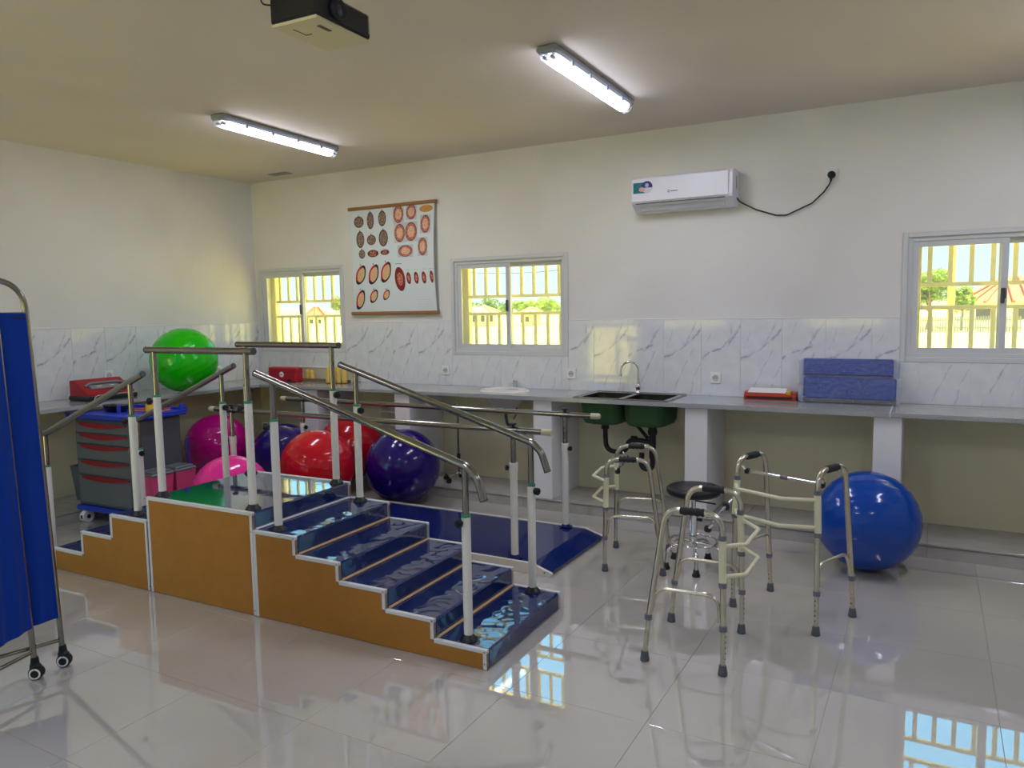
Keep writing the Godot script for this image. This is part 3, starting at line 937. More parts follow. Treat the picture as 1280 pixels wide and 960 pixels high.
# ------------------------------------------------------------------ parallel bars
func build_parallel_bars() -> void:
	var s := thing("parallel_bars", "walking parallel bars on a low blue platform with cream ends", "parallel bars", Vector3(2.93, 0, 1.47))
	var hw := 0.43
	var top := 0.068
	var xe := 1.505; var xs := 1.375
	var prof := [Vector2(-xe, 0.008), Vector2(-xe, 0.022), Vector2(-xs, top - 0.006), Vector2(xs, top - 0.006), Vector2(xe, 0.022), Vector2(xe, 0.008)]
	var deck := MB.new()
	deck.extrude(prof, -hw + 0.02, hw - 0.02)
	put("deck", deck, M.blue_mat, s)
	for z in [-1, 1]:
		var rail := MB.new()
		var pr := [Vector2(-xe - 0.006, 0.0), Vector2(-xe - 0.012, 0.02), Vector2(-xs, top), Vector2(xs, top), Vector2(xe + 0.012, 0.022), Vector2(xe + 0.012, 0.008), Vector2(xe + 0.004, 0.0)]
		rail.extrude(pr, minf(z * (hw - 0.022), z * hw), maxf(z * (hw - 0.022), z * hw))
		put("side_rail", rail, M.white_tube, s)
		for x in [-1.4, -0.9, -0.3, 0.3, 0.92, 1.4, 1.47]:
			var sc := MB.new()
			sc.cyl(Vector3(x, 0.03 if absf(x) < 1.45 else 0.022, z * hw), Vector3(x, 0.03 if absf(x) < 1.45 else 0.022, z * (hw + 0.002)), 0.006, 8)
			put("screw", sc, M.screw, s)
	for z in [-0.385, 0.37]:
		var y := 0.872
		var bar := MB.new()
		bar.cyl(Vector3(-1.47, y, z), Vector3(1.46, y, z), 0.0185, 16)
		var bo := put("bar", bar, M.steel, s)
		for e in [-1, 1]:
			var cap := MB.new(); cap.tube([Vector3(e * 1.435, y, z), Vector3(e * 1.49, y, z), Vector3(e * 1.50, y, z)], [0.0205, 0.021, 0.016], 14)
			put("end_cap", cap, M.beige_cap, bo)
		for x in [-1.255, 1.235]:
			var sl := MB.new(); sl.cyl(Vector3(x, top, z), Vector3(x, 0.665, z), 0.0235, 16)
			var so := put("post", sl, M.white_tube, s)
			var col := MB.new(); col.cyl(Vector3(x, 0.61, z), Vector3(x, 0.668, z), 0.027, 16)
			put("collar", col, M.white_tube, so)
			var inn := MB.new(); inn.cyl(Vector3(x, 0.6, z), Vector3(x, y - 0.012, z), 0.0165, 14)
			put("inner_tube", inn, M.steel, so)
			var holes := MB.new()
			for k in 4: holes.cyl(Vector3(x, 0.70 + 0.04 * k, z + 0.015), Vector3(x, 0.70 + 0.04 * k, z + 0.0172), 0.005, 8)
			put("holes", holes, M.dark_grey, so)
			var clamp_ := MB.new(); clamp_.tube([Vector3(x - 0.035, y, z), Vector3(x + 0.035, y, z)], 0.023, 14)
			put("clamp", clamp_, M.steel, so)
			var knob := MB.new()
			knob.lathe([Vector2(0.006, 0.018), Vector2(0.008, 0.03), Vector2(0.022, 0.032), Vector2(0.024, 0.045), Vector2(0.0, 0.047)], 10, Transform3D(Basis.IDENTITY, Vector3(x, y, z)))
			put("knob", knob, M.black, so)
			var kn := MB.new()
			var kd := Vector3(0.9, 0, 0.25).normalized() if z < 0 else Vector3(-0.9, 0, 0.2).normalized()
			var kc := Vector3(x, 0.635, z)
			kn.tube([kc + kd * 0.02, kc + kd * 0.032, kc + kd * 0.034, kc + kd * 0.05], [0.007, 0.007, 0.017, 0.018], 8)
			put("knob", kn, M.black, so)
			var ft := MB.new(); ft.bbox(Vector3(x - 0.04, top - 0.002, z - 0.03), Vector3(x + 0.04, top + 0.006, z + 0.03), 0.002)
			ft.lathe([Vector2(0.03, 0.004), Vector2(0.026, 0.02), Vector2(0.022, 0.02)], 14, Transform3D(Basis.IDENTITY, Vector3(x, top, z)))
			put("foot_plate", ft, M.blue_mat, so)

# ------------------------------------------------------------------ exercise balls
func build_balls() -> void:
	var balls := [
		["big blue exercise ball beside a steel walker", Vector3(6.096, 0, 0.897), 0.299, c8(0, 66, 160), -0.5, 0.9],
		["bright green exercise ball lying on the worktop", Vector3(0.52, COUNTER_Y, 1.345), 0.287, c8(22, 190, 2), 0.4, 0.2],
		["dark purple exercise ball on the open floor beside the blue walking platform", Vector3(2.53, 0, 0.822), 0.314, c8(36, 14, 108), 0.7, 1.2],
		["red exercise ball resting on the blue walking platform", Vector3(2.05, 0.066, 1.325), 0.300, c8(198, 20, 38), 0.3, 2.0],
		["deep red exercise ball half hidden behind the brighter red one", Vector3(1.78, KERB_Y, 0.60), 0.295, c8(168, 14, 28), -0.4, 0.6],
		["hot pink exercise ball wedged behind the landing of the stairs", Vector3(1.90, 0, 2.07), 0.286, c8(240, 44, 150), 0.5, 2.4],
		["magenta exercise ball in the corner under the side worktop", Vector3(0.55, KERB_Y, 1.06), 0.292, c8(178, 10, 120), -0.3, 1.6],
		["dark purple exercise ball in the shade behind the hot pink one", Vector3(1.17, 0, 0.83), 0.298, c8(40, 20, 104), 0.2, 0.4],
	]
	for b in balls:
		var o := thing("exercise_ball", b[0], "ball", b[1] + Vector3(0, b[2], 0), 0.0, "exercise balls")
		var r: float = b[2]
		var mb := MB.new()
		var prof := []
		var n := 64
		for i in n + 1:
			var a := -PI / 2 + PI * i / n
			var rr := r
			if absf(a) < 0.9: rr += 0.0011 * (1.0 if (i % 4) < 2 else -0.4)   # moulded grip rings
			prof.append(Vector2(maxf(rr * cos(a), 0.0005), rr * sin(a)))
		var tilt := Transform3D(Basis.from_euler(Vector3(b[4], b[5], b[4] * 0.6)), Vector3.ZERO)
		mb.lathe(prof, 48, tilt)
		var m := mat(b[3], 0.13, 0.0, 0.5)
		put("shell", mb, m, o)
		var pg := MB.new()
		pg.lathe([Vector2(0.012, r - 0.002), Vector2(0.012, r + 0.002), Vector2(0.004, r + 0.003), Vector2(0.0, r + 0.003)], 12, tilt)
		put("valve", pg, M.socket, o)

# ------------------------------------------------------------------ walking frames and stool
func make_walker(label: String, at: Vector3, turn: float, H: float) -> void:
	var t := thing("walking_frame", label, "walker", at, turn, "folding walking frames")
	var hw := 0.24
	for sx in [-1, 1]:
		var x: float = hw * sx
		var xt: float = (hw - 0.012) * sx
		var fr := MB.new()
		var path := bend([Vector3(x * 0.996, 0.2, 0.175), Vector3(xt, H, 0.165), Vector3(xt, H, -0.085), Vector3(x * 0.996, 0.2, -0.158)], 0.085, 8)
		fr.tube(path, 0.0135, 12)
		var fo := put("side_frame", fr, M.walker_tube, t)
		var br := MB.new()
		br.tube(bend([Vector3(x, 0.235, 0.160), Vector3(xt, 0.345, 0.150), Vector3(xt, 0.345, -0.125), Vector3(x, 0.235, -0.145)], 0.06, 6), 0.009, 10)
		put("brace", br, M.walker_tube, fo)
		for z in [0.175, -0.175]:
			var zl: float = 0.175 if z > 0 else -0.158
			var lg := MB.new(); lg.cyl(Vector3(x, 0.03, z), Vector3(x * 0.997, 0.24, zl if z > 0 else -0.153), 0.0115, 12)
			put("leg", lg, M.walker_tube, fo)
			var hl := MB.new()
			for k in 5:
				var pz: float = lerpf(z, zl, 0.25 + 0.13 * k)
				hl.cyl(Vector3(x, 0.075 + 0.025 * k, pz + 0.0105), Vector3(x, 0.075 + 0.025 * k, pz + 0.0122), 0.0038, 6)
			put("holes", hl, M.dark_grey, fo)
			var cl := MB.new(); cl.cyl(Vector3(x, 0.198, lerpf(z, zl, 0.93)), Vector3(x, 0.222, lerpf(z, zl, 1.0)), 0.017, 12)
			put("collar", cl, M.grey_collar, fo)
			var ft := MB.new()
			ft.lathe([Vector2(0.0, 0.0), Vector2(0.020, 0.0), Vector2(0.021, 0.006), Vector2(0.016, 0.044), Vector2(0.013, 0.047), Vector2(0.0, 0.047)], 14, Transform3D(Basis.IDENTITY, Vector3(x, 0.0, z)))
			put("rubber_foot", ft, M.grey_rubber, fo)
		var gp := MB.new()
		var gpts := []; var grad := []
		for k in 17:
			gpts.append(Vector3(xt, H - 0.002, 0.088 - 0.106 * k / 16.0))
			grad.append(0.0165 + (0.0028 if k % 4 < 2 else 0.0) if k > 0 and k < 16 else 0.0155)
		gp.tube(gpts, grad, 12)
		put("grip", gp, M.rubber, fo)
		# cream sleeve that carries the folding links
		var sl := MB.new()
		var y0 := H - 0.30; var y1 := H - 0.115
		sl.cyl(Vector3(x * 0.985, y0, 0.170), Vector3(xt, y1, 0.166), 0.0165, 14)
		put("hinge_sleeve", sl, M.cream_plastic, fo)
		var sc := MB.new()
		sc.cyl(Vector3(x * 0.985, y0 - 0.022, 0.171), Vector3(x * 0.985, y0, 0.171), 0.0175, 14)
		sc.cyl(Vector3(xt, y1, 0.166), Vector3(xt, y1 + 0.022, 0.166), 0.0175, 14)
		put("collar", sc, M.grey_collar, fo)
	for y in [H - 0.14, H - 0.275]:
		var lk := MB.new()
		lk.tube(bend([Vector3(-0.23, y, 0.172), Vector3(-0.165, y, 0.255), Vector3(0.095, y, 0.27), Vector3(0.23, y, 0.172)], 0.02, 4), 0.0095, 10)
		put("folding_link", lk, M.cream_plastic, t)
	var cb := MB.new()
	cb.tube(bend([Vector3(-0.228, H - 0.045, 0.125), Vector3(-0.215, H - 0.075, 0.10), Vector3(0.215, H - 0.075, 0.10), Vector3(0.228, H - 0.045, 0.125)], 0.02, 4), 0.008, 10)
	put("cross_bar", cb, M.chrome, t)
	var lc := MB.new()
	lc.cyl(Vector3(-0.012, H - 0.075, 0.1), Vector3(0.024, H - 0.075, 0.1), 0.0125, 10)
	put("bar_collar", lc, M.grey_collar, t)
	var lt := MB.new()
	lt.bbox(Vector3(0.195, H - 0.095, 0.085), Vector3(0.225, H - 0.06, 0.115), 0.006)
	put("latch", lt, M.black, t)
	var lt2 := MB.new()
	lt2.bbox(Vector3(-0.225, H - 0.09, 0.085), Vector3(-0.2, H - 0.06, 0.115), 0.006)
	put("latch", lt2, M.black, t)

func build_walkers() -> void:
	make_walker("steel walking frame in the middle of the open floor, half covering the stool", Vector3(5.466, 0, 2.433), 1.62, 0.715)
	make_walker("steel walking frame beside the end of the blue walking platform", Vector3(4.805, 0, 1.372), -1.34, 0.70)
	make_walker("tall steel walking frame in front of the blue exercise ball", Vector3(5.803, 0, 1.794), -0.40, 0.81)

func build_stool() -> void:
	var t := thing("round_stool", "black round stool on a chrome five-legged base between the walking frames", "stool", Vector3(5.15, 0, 1.33), 0.35)
	var seat := MB.new()
	seat.lathe([Vector2(0, 0.455), Vector2(0.14, 0.455), Vector2(0.158, 0.463), Vector2(0.167, 0.480), Vector2(0.165, 0.498), Vector2(0.152, 0.508), Vector2(0.12, 0.508), Vector2(0.06, 0.503), Vector2(0.0, 0.501)], 40)
	put("seat", seat, mat(c8(20, 21, 23), 0.35), t)
	var under := MB.new()
	under.bbox(Vector3(-0.05, 0.44, -0.05), Vector3(0.05, 0.456, 0.05), 0.003)
	put("seat_plate", under, M.black, t)
	var col := MB.new()
	col.cyl(Vector3(0, 0.3, 0), Vector3(0, 0.445, 0), 0.014, 14)
	put("spindle", col, M.chrome, t)
	var cs := MB.new()
	cs.cyl(Vector3(0, 0.135, 0), Vector3(0, 0.325, 0), 0.024, 16)
	put("column", cs, M.chrome, t)
	var kn := MB.new()
	kn.tube([Vector3(0.02, 0.3, 0), Vector3(0.05, 0.3, 0.01)], [0.009, 0.011], 8)
	put("knob", kn, M.black, t)
	var lev := MB.new()
	lev.tube([Vector3(0.0, 0.42, 0.0), Vector3(0.12, 0.425, 0.1)], [0.005, 0.005], 8)
	put("lever", lev, M.black, t)
	var ring := MB.new()
	var rp := []
	for k in 41: rp.append(Vector3(0.145 * cos(TAU * k / 40), 0.165, 0.145 * sin(TAU * k / 40)))
	ring.tube(rp, 0.008, 8, false)
	put("foot_ring", ring, M.chrome, t)
	for k in 5:
		var a := TAU * k / 5 + 0.3
		var d := Vector3(cos(a), 0, sin(a))
		var lg := MB.new()
		lg.tube(bend([d * 0.015 + Vector3(0, 0.155, 0), d * 0.09 + Vector3(0, 0.15, 0), d * 0.165 + Vector3(0, 0.125, 0), d * 0.178 + Vector3(0, 0.03, 0)], 0.05, 6), 0.0115, 10)
		var lo := put("leg", lg, M.chrome, t)
		var ft := MB.new()
		ft.lathe([Vector2(0, 0), Vector2(0.024, 0), Vector2(0.024, 0.012), Vector2(0.019, 0.018), Vector2(0.017, 0.04), Vector2(0.0, 0.04)], 14, Transform3D(Basis.IDENTITY, d * 0.179))
		put("rubber_foot", ft, M.rubber, lo)

# ------------------------------------------------------------------ drawer trolley
func build_trolley() -> void:
	var t := thing("drawer_trolley", "grey medical drawer trolley with red handles and a blue top tray", "trolley", Vector3(0.885, 0, 2.18), 0.04)
	var grey := mat(c8(80, 85, 91), 0.45)
	var grey2 := mat(c8(96, 101, 106), 0.45)
	var blue := mat(c8(34, 62, 186), 0.35)
	var red := mat(c8(140, 8, 28), 0.4)
	var pink := mat(c8(226, 84, 138), 0.45)
	var hx := 0.335; var hz := 0.225
	var body := MB.new()
	body.bbox(Vector3(-hx, 0.14, -hz), Vector3(hx, 0.83, hz - 0.012), 0.012)
	put("body", body, grey, t)
	var y := 0.80
	for hgt in [0.085, 0.085, 0.125, 0.12, 0.225]:
		var dr := MB.new()
		dr.bbox(Vector3(-hx + 0.03, y - hgt + 0.006, hz - 0.014), Vector3(hx - 0.03, y, hz), 0.006)
		var d := put("drawer", dr, grey2, t)
		var hd := MB.new()
		var lip := []
		for k in 13:
			var s := k / 12.0
			lip.append(Vector2(-hx + 0.04 + s * (2 * hx - 0.08), y - 0.012 - 0.026 * sin(PI * s)))
		for k in 13:
			var s := 1.0 - k / 12.0
			lip.append(Vector2(-hx + 0.04 + s * (2 * hx - 0.08), y - 0.002))
		hd.extrude(lip.slice(1, 25), hz - 0.002, hz + 0.014)
		put("handle", hd, red, d)
		y -= hgt
	var top := MB.new()
	top.bbox(Vector3(-hx - 0.05, 0.83, -hz - 0.03), Vector3(hx + 0.05, 0.862, hz + 0.03), 0.012)
	top.bbox(Vector3(-hx - 0.05, 0.855, -hz - 0.03), Vector3(hx + 0.05, 0.885, -hz - 0.018), 0.005)
	top.bbox(Vector3(-hx - 0.05, 0.855, hz + 0.02), Vector3(hx + 0.05, 0.872, hz + 0.03), 0.004)
	top.bbox(Vector3(hx + 0.04, 0.855, -hz - 0.02), Vector3(hx + 0.05, 0.872, hz + 0.02), 0.004)
	top.cyl(Vector3(hx + 0.02, 0.86, -hz), Vector3(hx + 0.02, 0.915, -hz), 0.022, 12)
	top.cyl(Vector3(-0.0, 0.86, hz - 0.16), Vector3(-0.0, 0.925, hz - 0.16), 0.014, 12)
	put("top_tray", top, blue, t)
	var base := MB.new()
	base.bbox(Vector3(-hx - 0.01, 0.10, -hz - 0.01), Vector3(hx + 0.01, 0.14, hz + 0.012), 0.01)
	put("base", base, blue, t)
	for sx in [-1, 1]:
		for sz in [-1, 1]:
			var f := MB.new()
			f.bbox(Vector3(sx * (hx - 0.05) - 0.02, 0.05, sz * (hz - 0.03) - 0.03), Vector3(sx * (hx - 0.05) + 0.02, 0.102, sz * (hz - 0.03) + 0.03), 0.012)
			var fo := put("caster", f, M.socket, t)
			var wh := MB.new()
			var cx: float = sx * (hx - 0.05); var cz: float = sz * (hz - 0.03)
			wh.tube([Vector3(cx - 0.026, 0.045, cz), Vector3(cx + 0.026, 0.045, cz)], 0.045, 20)
			put("wheel", wh, M.socket, fo)
			var hub := MB.new()
			hub.tube([Vector3(cx - 0.028, 0.045, cz), Vector3(cx + 0.028, 0.045, cz)], 0.017, 12)
			hub.bbox(Vector3(cx - 0.012, 0.03, cz + 0.03), Vector3(cx + 0.012, 0.06, cz + 0.047), 0.004)
			put("hub", hub, M.rubber, fo)
	# hanging bins: one grey on the wall side, two pink with grey lids on the other
	var gb := MB.new()
	gb.t = Transform3D(Basis.IDENTITY, Vector3(-hx - 0.045, 0.16, 0.06))
	taper(gb, 0.035, 0.12, 0.05, 0.15, 0.28)
	put("waste_bin", gb, grey, t)
	for k in 2:
		var bz := 0.11 - 0.205 * k
		var pb := MB.new()
		pb.t = Transform3D(Basis.IDENTITY, Vector3(hx + 0.095, 0.15, bz))
		taper(pb, 0.072, 0.076, 0.088, 0.092, 0.275)
		var po := put("pink_bin", pb, pink, t)
		po.set_meta("label", "pink bin with a grey lid")
		var ld := MB.new()
		ld.bbox(Vector3(hx + 0.001, 0.415, bz - 0.099), Vector3(hx + 0.19, 0.442, bz + 0.099), 0.012)
		ld.bbox(Vector3(hx + 0.015, 0.44, bz - 0.085), Vector3(hx + 0.175, 0.455, bz + 0.085), 0.014)
		put("bin_lid", ld, grey2, po)
	var pole := MB.new()
	pole.cyl(Vector3(hx + 0.02, 0.35, -hz - 0.035), Vector3(hx + 0.02, 0.64, -hz - 0.035), 0.014, 10)
	put("side_tube", pole, mat(c8(60, 40, 140), 0.4), t)

	# what lies on the tray
	var cup := thing("tape_roll", "yellow tape dispenser on the blue trolley tray", "tape", Vector3(1.19, 0.862, 2.16), 0.3)
	var cb := MB.new()
	cb.lathe([Vector2(0.02, 0.0), Vector2(0.055, 0.0), Vector2(0.058, 0.01), Vector2(0.055, 0.075), Vector2(0.02, 0.078), Vector2(0.02, 0.0)], 20)
	put("shell", cb, mat(c8(226, 178, 22), 0.4), cup)
	var ck := MB.new()
	ck.lathe([Vector2(0.0, 0.02), Vector2(0.0195, 0.02), Vector2(0.0195, 0.084), Vector2(0.0, 0.084)], 16)
	put("core", ck, mat(c8(222, 120, 70), 0.5), cup)
	var clip := thing("paper_folder", "thin red folder lying open on the blue trolley tray", "folder", Vector3(1.06, 0.863, 2.06), 0.25)
	var cl := MB.new()
	cl.bbox(Vector3(-0.14, 0.012, -0.07), Vector3(0.1, 0.020, 0.07), 0.002)
	cl.bbox(Vector3(-0.14, 0.0, -0.07), Vector3(0.1, 0.004, 0.07), 0.001)
	put("cover", cl, mat(c8(180, 30, 40), 0.5), clip)
	var pp := MB.new()
	pp.bbox(Vector3(-0.135, 0.004, -0.065), Vector3(0.095, 0.012, 0.065), 0.001)
	put("sheets", pp, M.socket, clip)
	var kd := thing("steel_dish", "shallow curved steel dish on the blue trolley tray", "dish", Vector3(0.79, 0.863, 2.2), 0.1)
	var km := MB.new()
	km.lathe([Vector2(0, 0.0), Vector2(0.8, 0.0), Vector2(0.95, 0.025), Vector2(1.0, 0.05), Vector2(1.06, 0.052), Vector2(1.0, 0.046), Vector2(0.9, 0.02), Vector2(0.75, 0.005), Vector2(0, 0.004)], 28, Transform3D(Basis.from_scale(Vector3(0.12, 1, 0.07)), Vector3.ZERO))
	put("bowl", km, M.steel, kd)

func taper(mb: MB, ax: float, az: float, bx: float, bz: float, h: float) -> void:   # open-topped bin with slanting sides
	var lo := [Vector3(-ax, 0, -az), Vector3(-ax, 0, az), Vector3(ax, 0, az), Vector3(ax, 0, -az)]
	var hi := [Vector3(-bx, h, -bz), Vector3(-bx, h, bz), Vector3(bx, h, bz), Vector3(bx, h, -bz)]
	for k in 4:
		var j := (k + 1) % 4
		mb.quadn(lo[k], lo[j], hi[j], hi[k], (lo[k] + lo[j]) / 2)
		mb.quadn(lo[k] * 0.96 + Vector3(0, 0.004, 0), lo[j] * 0.96 + Vector3(0, 0.004, 0), hi[j] * Vector3(0.93, 1, 0.93), hi[k] * Vector3(0.93, 1, 0.93), -(lo[k] + lo[j]) / 2)
		mb.quadn(hi[k], hi[j], hi[j] * Vector3(0.93, 1, 0.93), hi[k] * Vector3(0.93, 1, 0.93), Vector3.UP)
	mb.quadn(lo[0], lo[1], lo[2], lo[3], Vector3.DOWN)

# ------------------------------------------------------------------ privacy screen
func build_privacy_screen() -> void:
	var t := thing("privacy_screen", "blue folding privacy screen on a wheeled chrome tube frame", "screen")
	# each leaf: foot of its free post, foot of its other post, how far the tops lean
	var lean := Vector3(-0.875, 0, 0.485) * 0.055
	var leaves := [[Vector3(2.948, 0, 4.083), Vector3(3.085, 0, 4.585), 1.70, 0.50], [Vector3(2.936, 0, 3.951), Vector3(2.795, 0, 4.452), 1.78, 0.42]]
	for lf in leaves:
		var a: Vector3 = lf[0]; var b: Vector3 = lf[1]; var H := 1.775
		var along := (b - a).normalized()
		var P := func(s: float, y: float) -> Vector3: return a.lerp(b, s) + Vector3(0, y, 0) + lean * (y / H)
		var fr := MB.new()
		fr.tube(bend([P.call(0, 0.085), P.call(0, H), P.call(1, H), P.call(1, 0.085)], 0.14, 10), 0.0125, 12)
		var fo := put("frame", fr, M.steel, t)
		var rl := MB.new()
		rl.tube([P.call(0, 0.125), P.call(1, 0.125)], 0.009, 10)
		put("rail", rl, M.steel, fo)
		for yr in [1.625]:
			var r2 := MB.new()
			r2.tube([P.call(0, yr), P.call(1, yr)], 0.007, 8)
			put("rail", r2, M.steel, fo)
		# cloth hung between the posts with soft upright folds, doubled over the rails
		var cl := MB.new()
		var nrm := along.cross(Vector3.UP).normalized()
		var nu := 48; var nv := 24
		for face in 2:
			var off := 0.0135 if face == 0 else -0.0135
			var first := cl.v.size()
			for j in nv + 1:
				for i in nu + 1:
					var s := float(i) / nu; var q := float(j) / nv
					var y := lerpf(0.235, 1.628, q)
					var fold := 0.010 * sin(s * 34.0 + 1.3 * sin(q * 3.0)) * (0.35 + 0.65 * (1 - q)) + 0.006 * sin(s * 13.0 + 2.0)
					var sag := -0.012 * sin(PI * s) * (1 - q)
					var slope := 0.010 * cos(s * 34.0 + 1.3 * sin(q * 3.0)) * 34.0 * (0.35 + 0.65 * (1 - q)) / a.distance_to(b)
					var nn: Vector3 = (nrm - along * slope).normalized() * (1 if face == 0 else -1)
					cl.vert(P.call(s * 0.985 + 0.0075, y + sag) + nrm * (fold * sin(PI * clampf(s, 0, 1)) + off), nn, Vector2(s, q))
			for j in nv:
				for i in nu:
					var k := first + j * (nu + 1) + i
					if face == 0: cl.tri(k, k + 1, k + nu + 2); cl.tri(k, k + nu + 2, k + nu + 1)
					else: cl.tri(k, k + nu + 2, k + 1); cl.tri(k, k + nu + 1, k + nu + 2)
		var co := put("curtain", cl, M.blue_cloth, t)
		var hem := MB.new()
		hem.tube([P.call(0.01, 1.61), P.call(0.99, 1.61)], 0.0165, 10)
		put("hem", hem, mat(c8(6, 34, 104), 0.8), co)
		for s in [0.0, 1.0]:
			var foot: Vector3 = P.call(s, 0)
			var out := Vector3(0.55, 0, 0.2) * 0.02
			var yk := MB.new()
			yk.tube([foot + Vector3(0, 0.1, 0), foot + Vector3(0, 0.06, 0)], [0.015, 0.02], 10)
			yk.bbox(foot + Vector3(-0.022, 0.035, -0.018), foot + Vector3(0.03, 0.075, 0.018), 0.01)
			var yo := put("caster", yk, M.rubber, t)
			var wd := Vector3(0.62, 0, 0.78)
			var wc := foot + Vector3(0.008, 0.031, 0.0)
			var wh := MB.new()
			wh.tube([wc - wd * 0.021, wc - wd * 0.014, wc + wd * 0.014, wc + wd * 0.021], [0.024, 0.031, 0.031, 0.024], 20)
			put("wheel", wh, M.rubber, yo)
			var rg := MB.new()
			rg.tube([wc - wd * 0.0215, wc + wd * 0.0215], 0.0245, 20)
			put("wheel_ring", rg, M.socket, yo)
			var hb := MB.new()
			hb.tube([wc - wd * 0.0235, wc + wd * 0.0235], 0.017, 16)
			put("hub", hb, M.rubber, yo)

# ------------------------------------------------------------------ lamps, projector
func build_lamps() -> void:
	var grey := mat(c8(150, 156, 166), 0.5)
	var glow := mat(c8(240, 244, 255), 0.4)
	glow.emission_enabled = true
	glow.emission = Color(0.90, 0.91, 1.0)
	glow.emission_energy_multiplier = 11.0
	var clear := mat(Color(0.9, 0.93, 0.96, 0.3), 0.1)
	clear.transparency = BaseMaterial3D.TRANSPARENCY_ALPHA
	var spots := [[2.0, 1.52, 0.05, "fluorescent strip light over the drawer trolley end of the room"], [4.575, 1.555, 0.02, "fluorescent strip light over the walking bars near the air conditioner"], [7.15, 1.55, 0.02, "fluorescent strip light over the wall socket end"], [2.0, 5.1, 0.02, "fluorescent strip light above the privacy screen"], [4.575, 5.1, 0.02, "fluorescent strip light behind the projector"], [7.15, 5.1, 0.02, "fluorescent strip light above the open floor"]]
	for s in spots:
		var t := thing("ceiling_light", s[3], "light", Vector3(s[0], ROOM_H, s[1]), s[2], "fluorescent ceiling lights")
		var hs := MB.new()
		hs.bbox(Vector3(-0.06, -0.045, -0.63), Vector3(0.06, 0.0, 0.63), 0.014)
		put("housing", hs, grey, t)
		var df := MB.new()
		var prof := []
		for k in 13:
			var a := PI * k / 12.0
			prof.append(Vector2(-0.046 * cos(a), -0.046 - 0.042 * sin(a)))
		df.extrude(prof, -0.565, 0.565)
		put("lamp_diffuser", df, glow, t)
		for e in [-1, 1]:
			var ce := MB.new()
			ce.extrude(prof, minf(e * 0.566, e * 0.615), maxf(e * 0.566, e * 0.615))
			put("end_cap", ce, clear, t)
			var hd := MB.new()
			for x in [-0.022, 0.022]: hd.cyl(Vector3(x, -0.06, e * 0.567), Vector3(x, -0.06, e * 0.6), 0.011, 10)
			put("tube_holder", hd, M.dark_grey, t)
		var cp := MB.new()
		for z in [-0.4, -0.13, 0.14, 0.4]:
			for sx in [-1, 1]:
				cp.bbox(Vector3(sx * 0.055 - 0.007, -0.062, z - 0.012), Vector3(sx * 0.055 + 0.007, -0.03, z + 0.012), 0.003)
		put("clips", cp, grey, t)
		var al := AreaLight3D.new()
		al.name = "tube_light"
		t.add_child(al)
		al.position = Vector3(0, -0.094, 0)
		al.rotation = Vector3(-PI / 2, 0, 0)
		al.area_size = Vector2(0.09, 1.13)
		al.area_normalize_energy = true
		al.light_color = Color(0.90, 0.91, 1.0)
		al.light_energy = 0.8
		al.area_range = 20.0
		al.shadow_enabled = true

func build_projector() -> void:
	var t := thing("ceiling_projector", "black projector with a pale underside hung from the ceiling", "projector", Vector3(4.355, 2.65, 3.62), 0.03)
	var hx := 0.112; var hz := 0.158
	var sh := MB.new()
	sh.bbox(Vector3(-hx, 0.006, -hz), Vector3(hx, 0.105, hz), 0.012)
	put("case", sh, M.black, t)
	var bt := MB.new()
	bt.bbox(Vector3(-hx + 0.004, 0.0, -hz + 0.004), Vector3(hx - 0.004, 0.012, hz - 0.004), 0.006)
	put("underside", bt, mat(c8(214, 206, 170), 0.5), t)
	var sl := MB.new()
	sl.bbox(Vector3(0.05, -0.002, 0.02), Vector3(0.066, 0.002, 0.085), 0.001)
	sl.bbox(Vector3(-0.05, -0.0015, 0.03), Vector3(-0.046, 0.002, 0.1), 0.0005)
	sl.bbox(Vector3(-0.05, -0.0015, 0.03), Vector3(-0.02, 0.002, 0.034), 0.0005)
	put("label_slot", sl, M.black, t)
	var ln := MB.new()
	ln.lathe([Vector2(0.036, 0.0), Vector2(0.036, 0.02), Vector2(0.03, 0.024), Vector2(0.026, 0.012), Vector2(0.0, 0.010)], 24, Transform3D(Basis(Vector3(0, 0, 1), -PI / 2), Vector3(hx - 0.002, 0.056, 0.045)))
	put("lens_barrel", ln, M.rubber, t)
	var lg := MB.new()
	lg.lathe([Vector2(0.024, 0.011), Vector2(0.018, 0.018), Vector2(0.0, 0.021)], 20, Transform3D(Basis(Vector3(0, 0, 1), -PI / 2), Vector3(hx - 0.002, 0.056, 0.045)))
	put("lens", lg, mat(c8(70, 70, 90), 0.05, 0.3), t)
	var vt := MB.new()
	for k in 8: vt.bbox(Vector3(hx - 0.001, 0.03 + 0.008 * k, -hz + 0.014), Vector3(hx + 0.0012, 0.034 + 0.008 * k, -hz + 0.020), 0.0005)
	put("vent", vt, M.aluminium, t)
	var mt := MB.new()
	mt.cyl(Vector3(0, 0.1, 0), Vector3(0, ROOM_H - 2.65, 0), 0.02, 14)
	mt.lathe([Vector2(0.07, ROOM_H - 2.662), Vector2(0.07, ROOM_H - 2.65)], 20)
	mt.lathe([Vector2(0.0, ROOM_H - 2.662), Vector2(0.07, ROOM_H - 2.662)], 20)
	put("mount", mt, M.dark_grey, t)
	var ca := MB.new()
	ca.tube(bend([Vector3(-hx + 0.02, 0.075, hz - 0.002), Vector3(-hx - 0.0, 0.07, hz + 0.03), Vector3(-hx - 0.02, 0.12, hz + 0.02), Vector3(-0.02, 0.2, 0.02), Vector3(-0.02, ROOM_H - 2.655, 0.01)], 0.03), 0.003, 6)
	put("cable", ca, M.rubber, t)

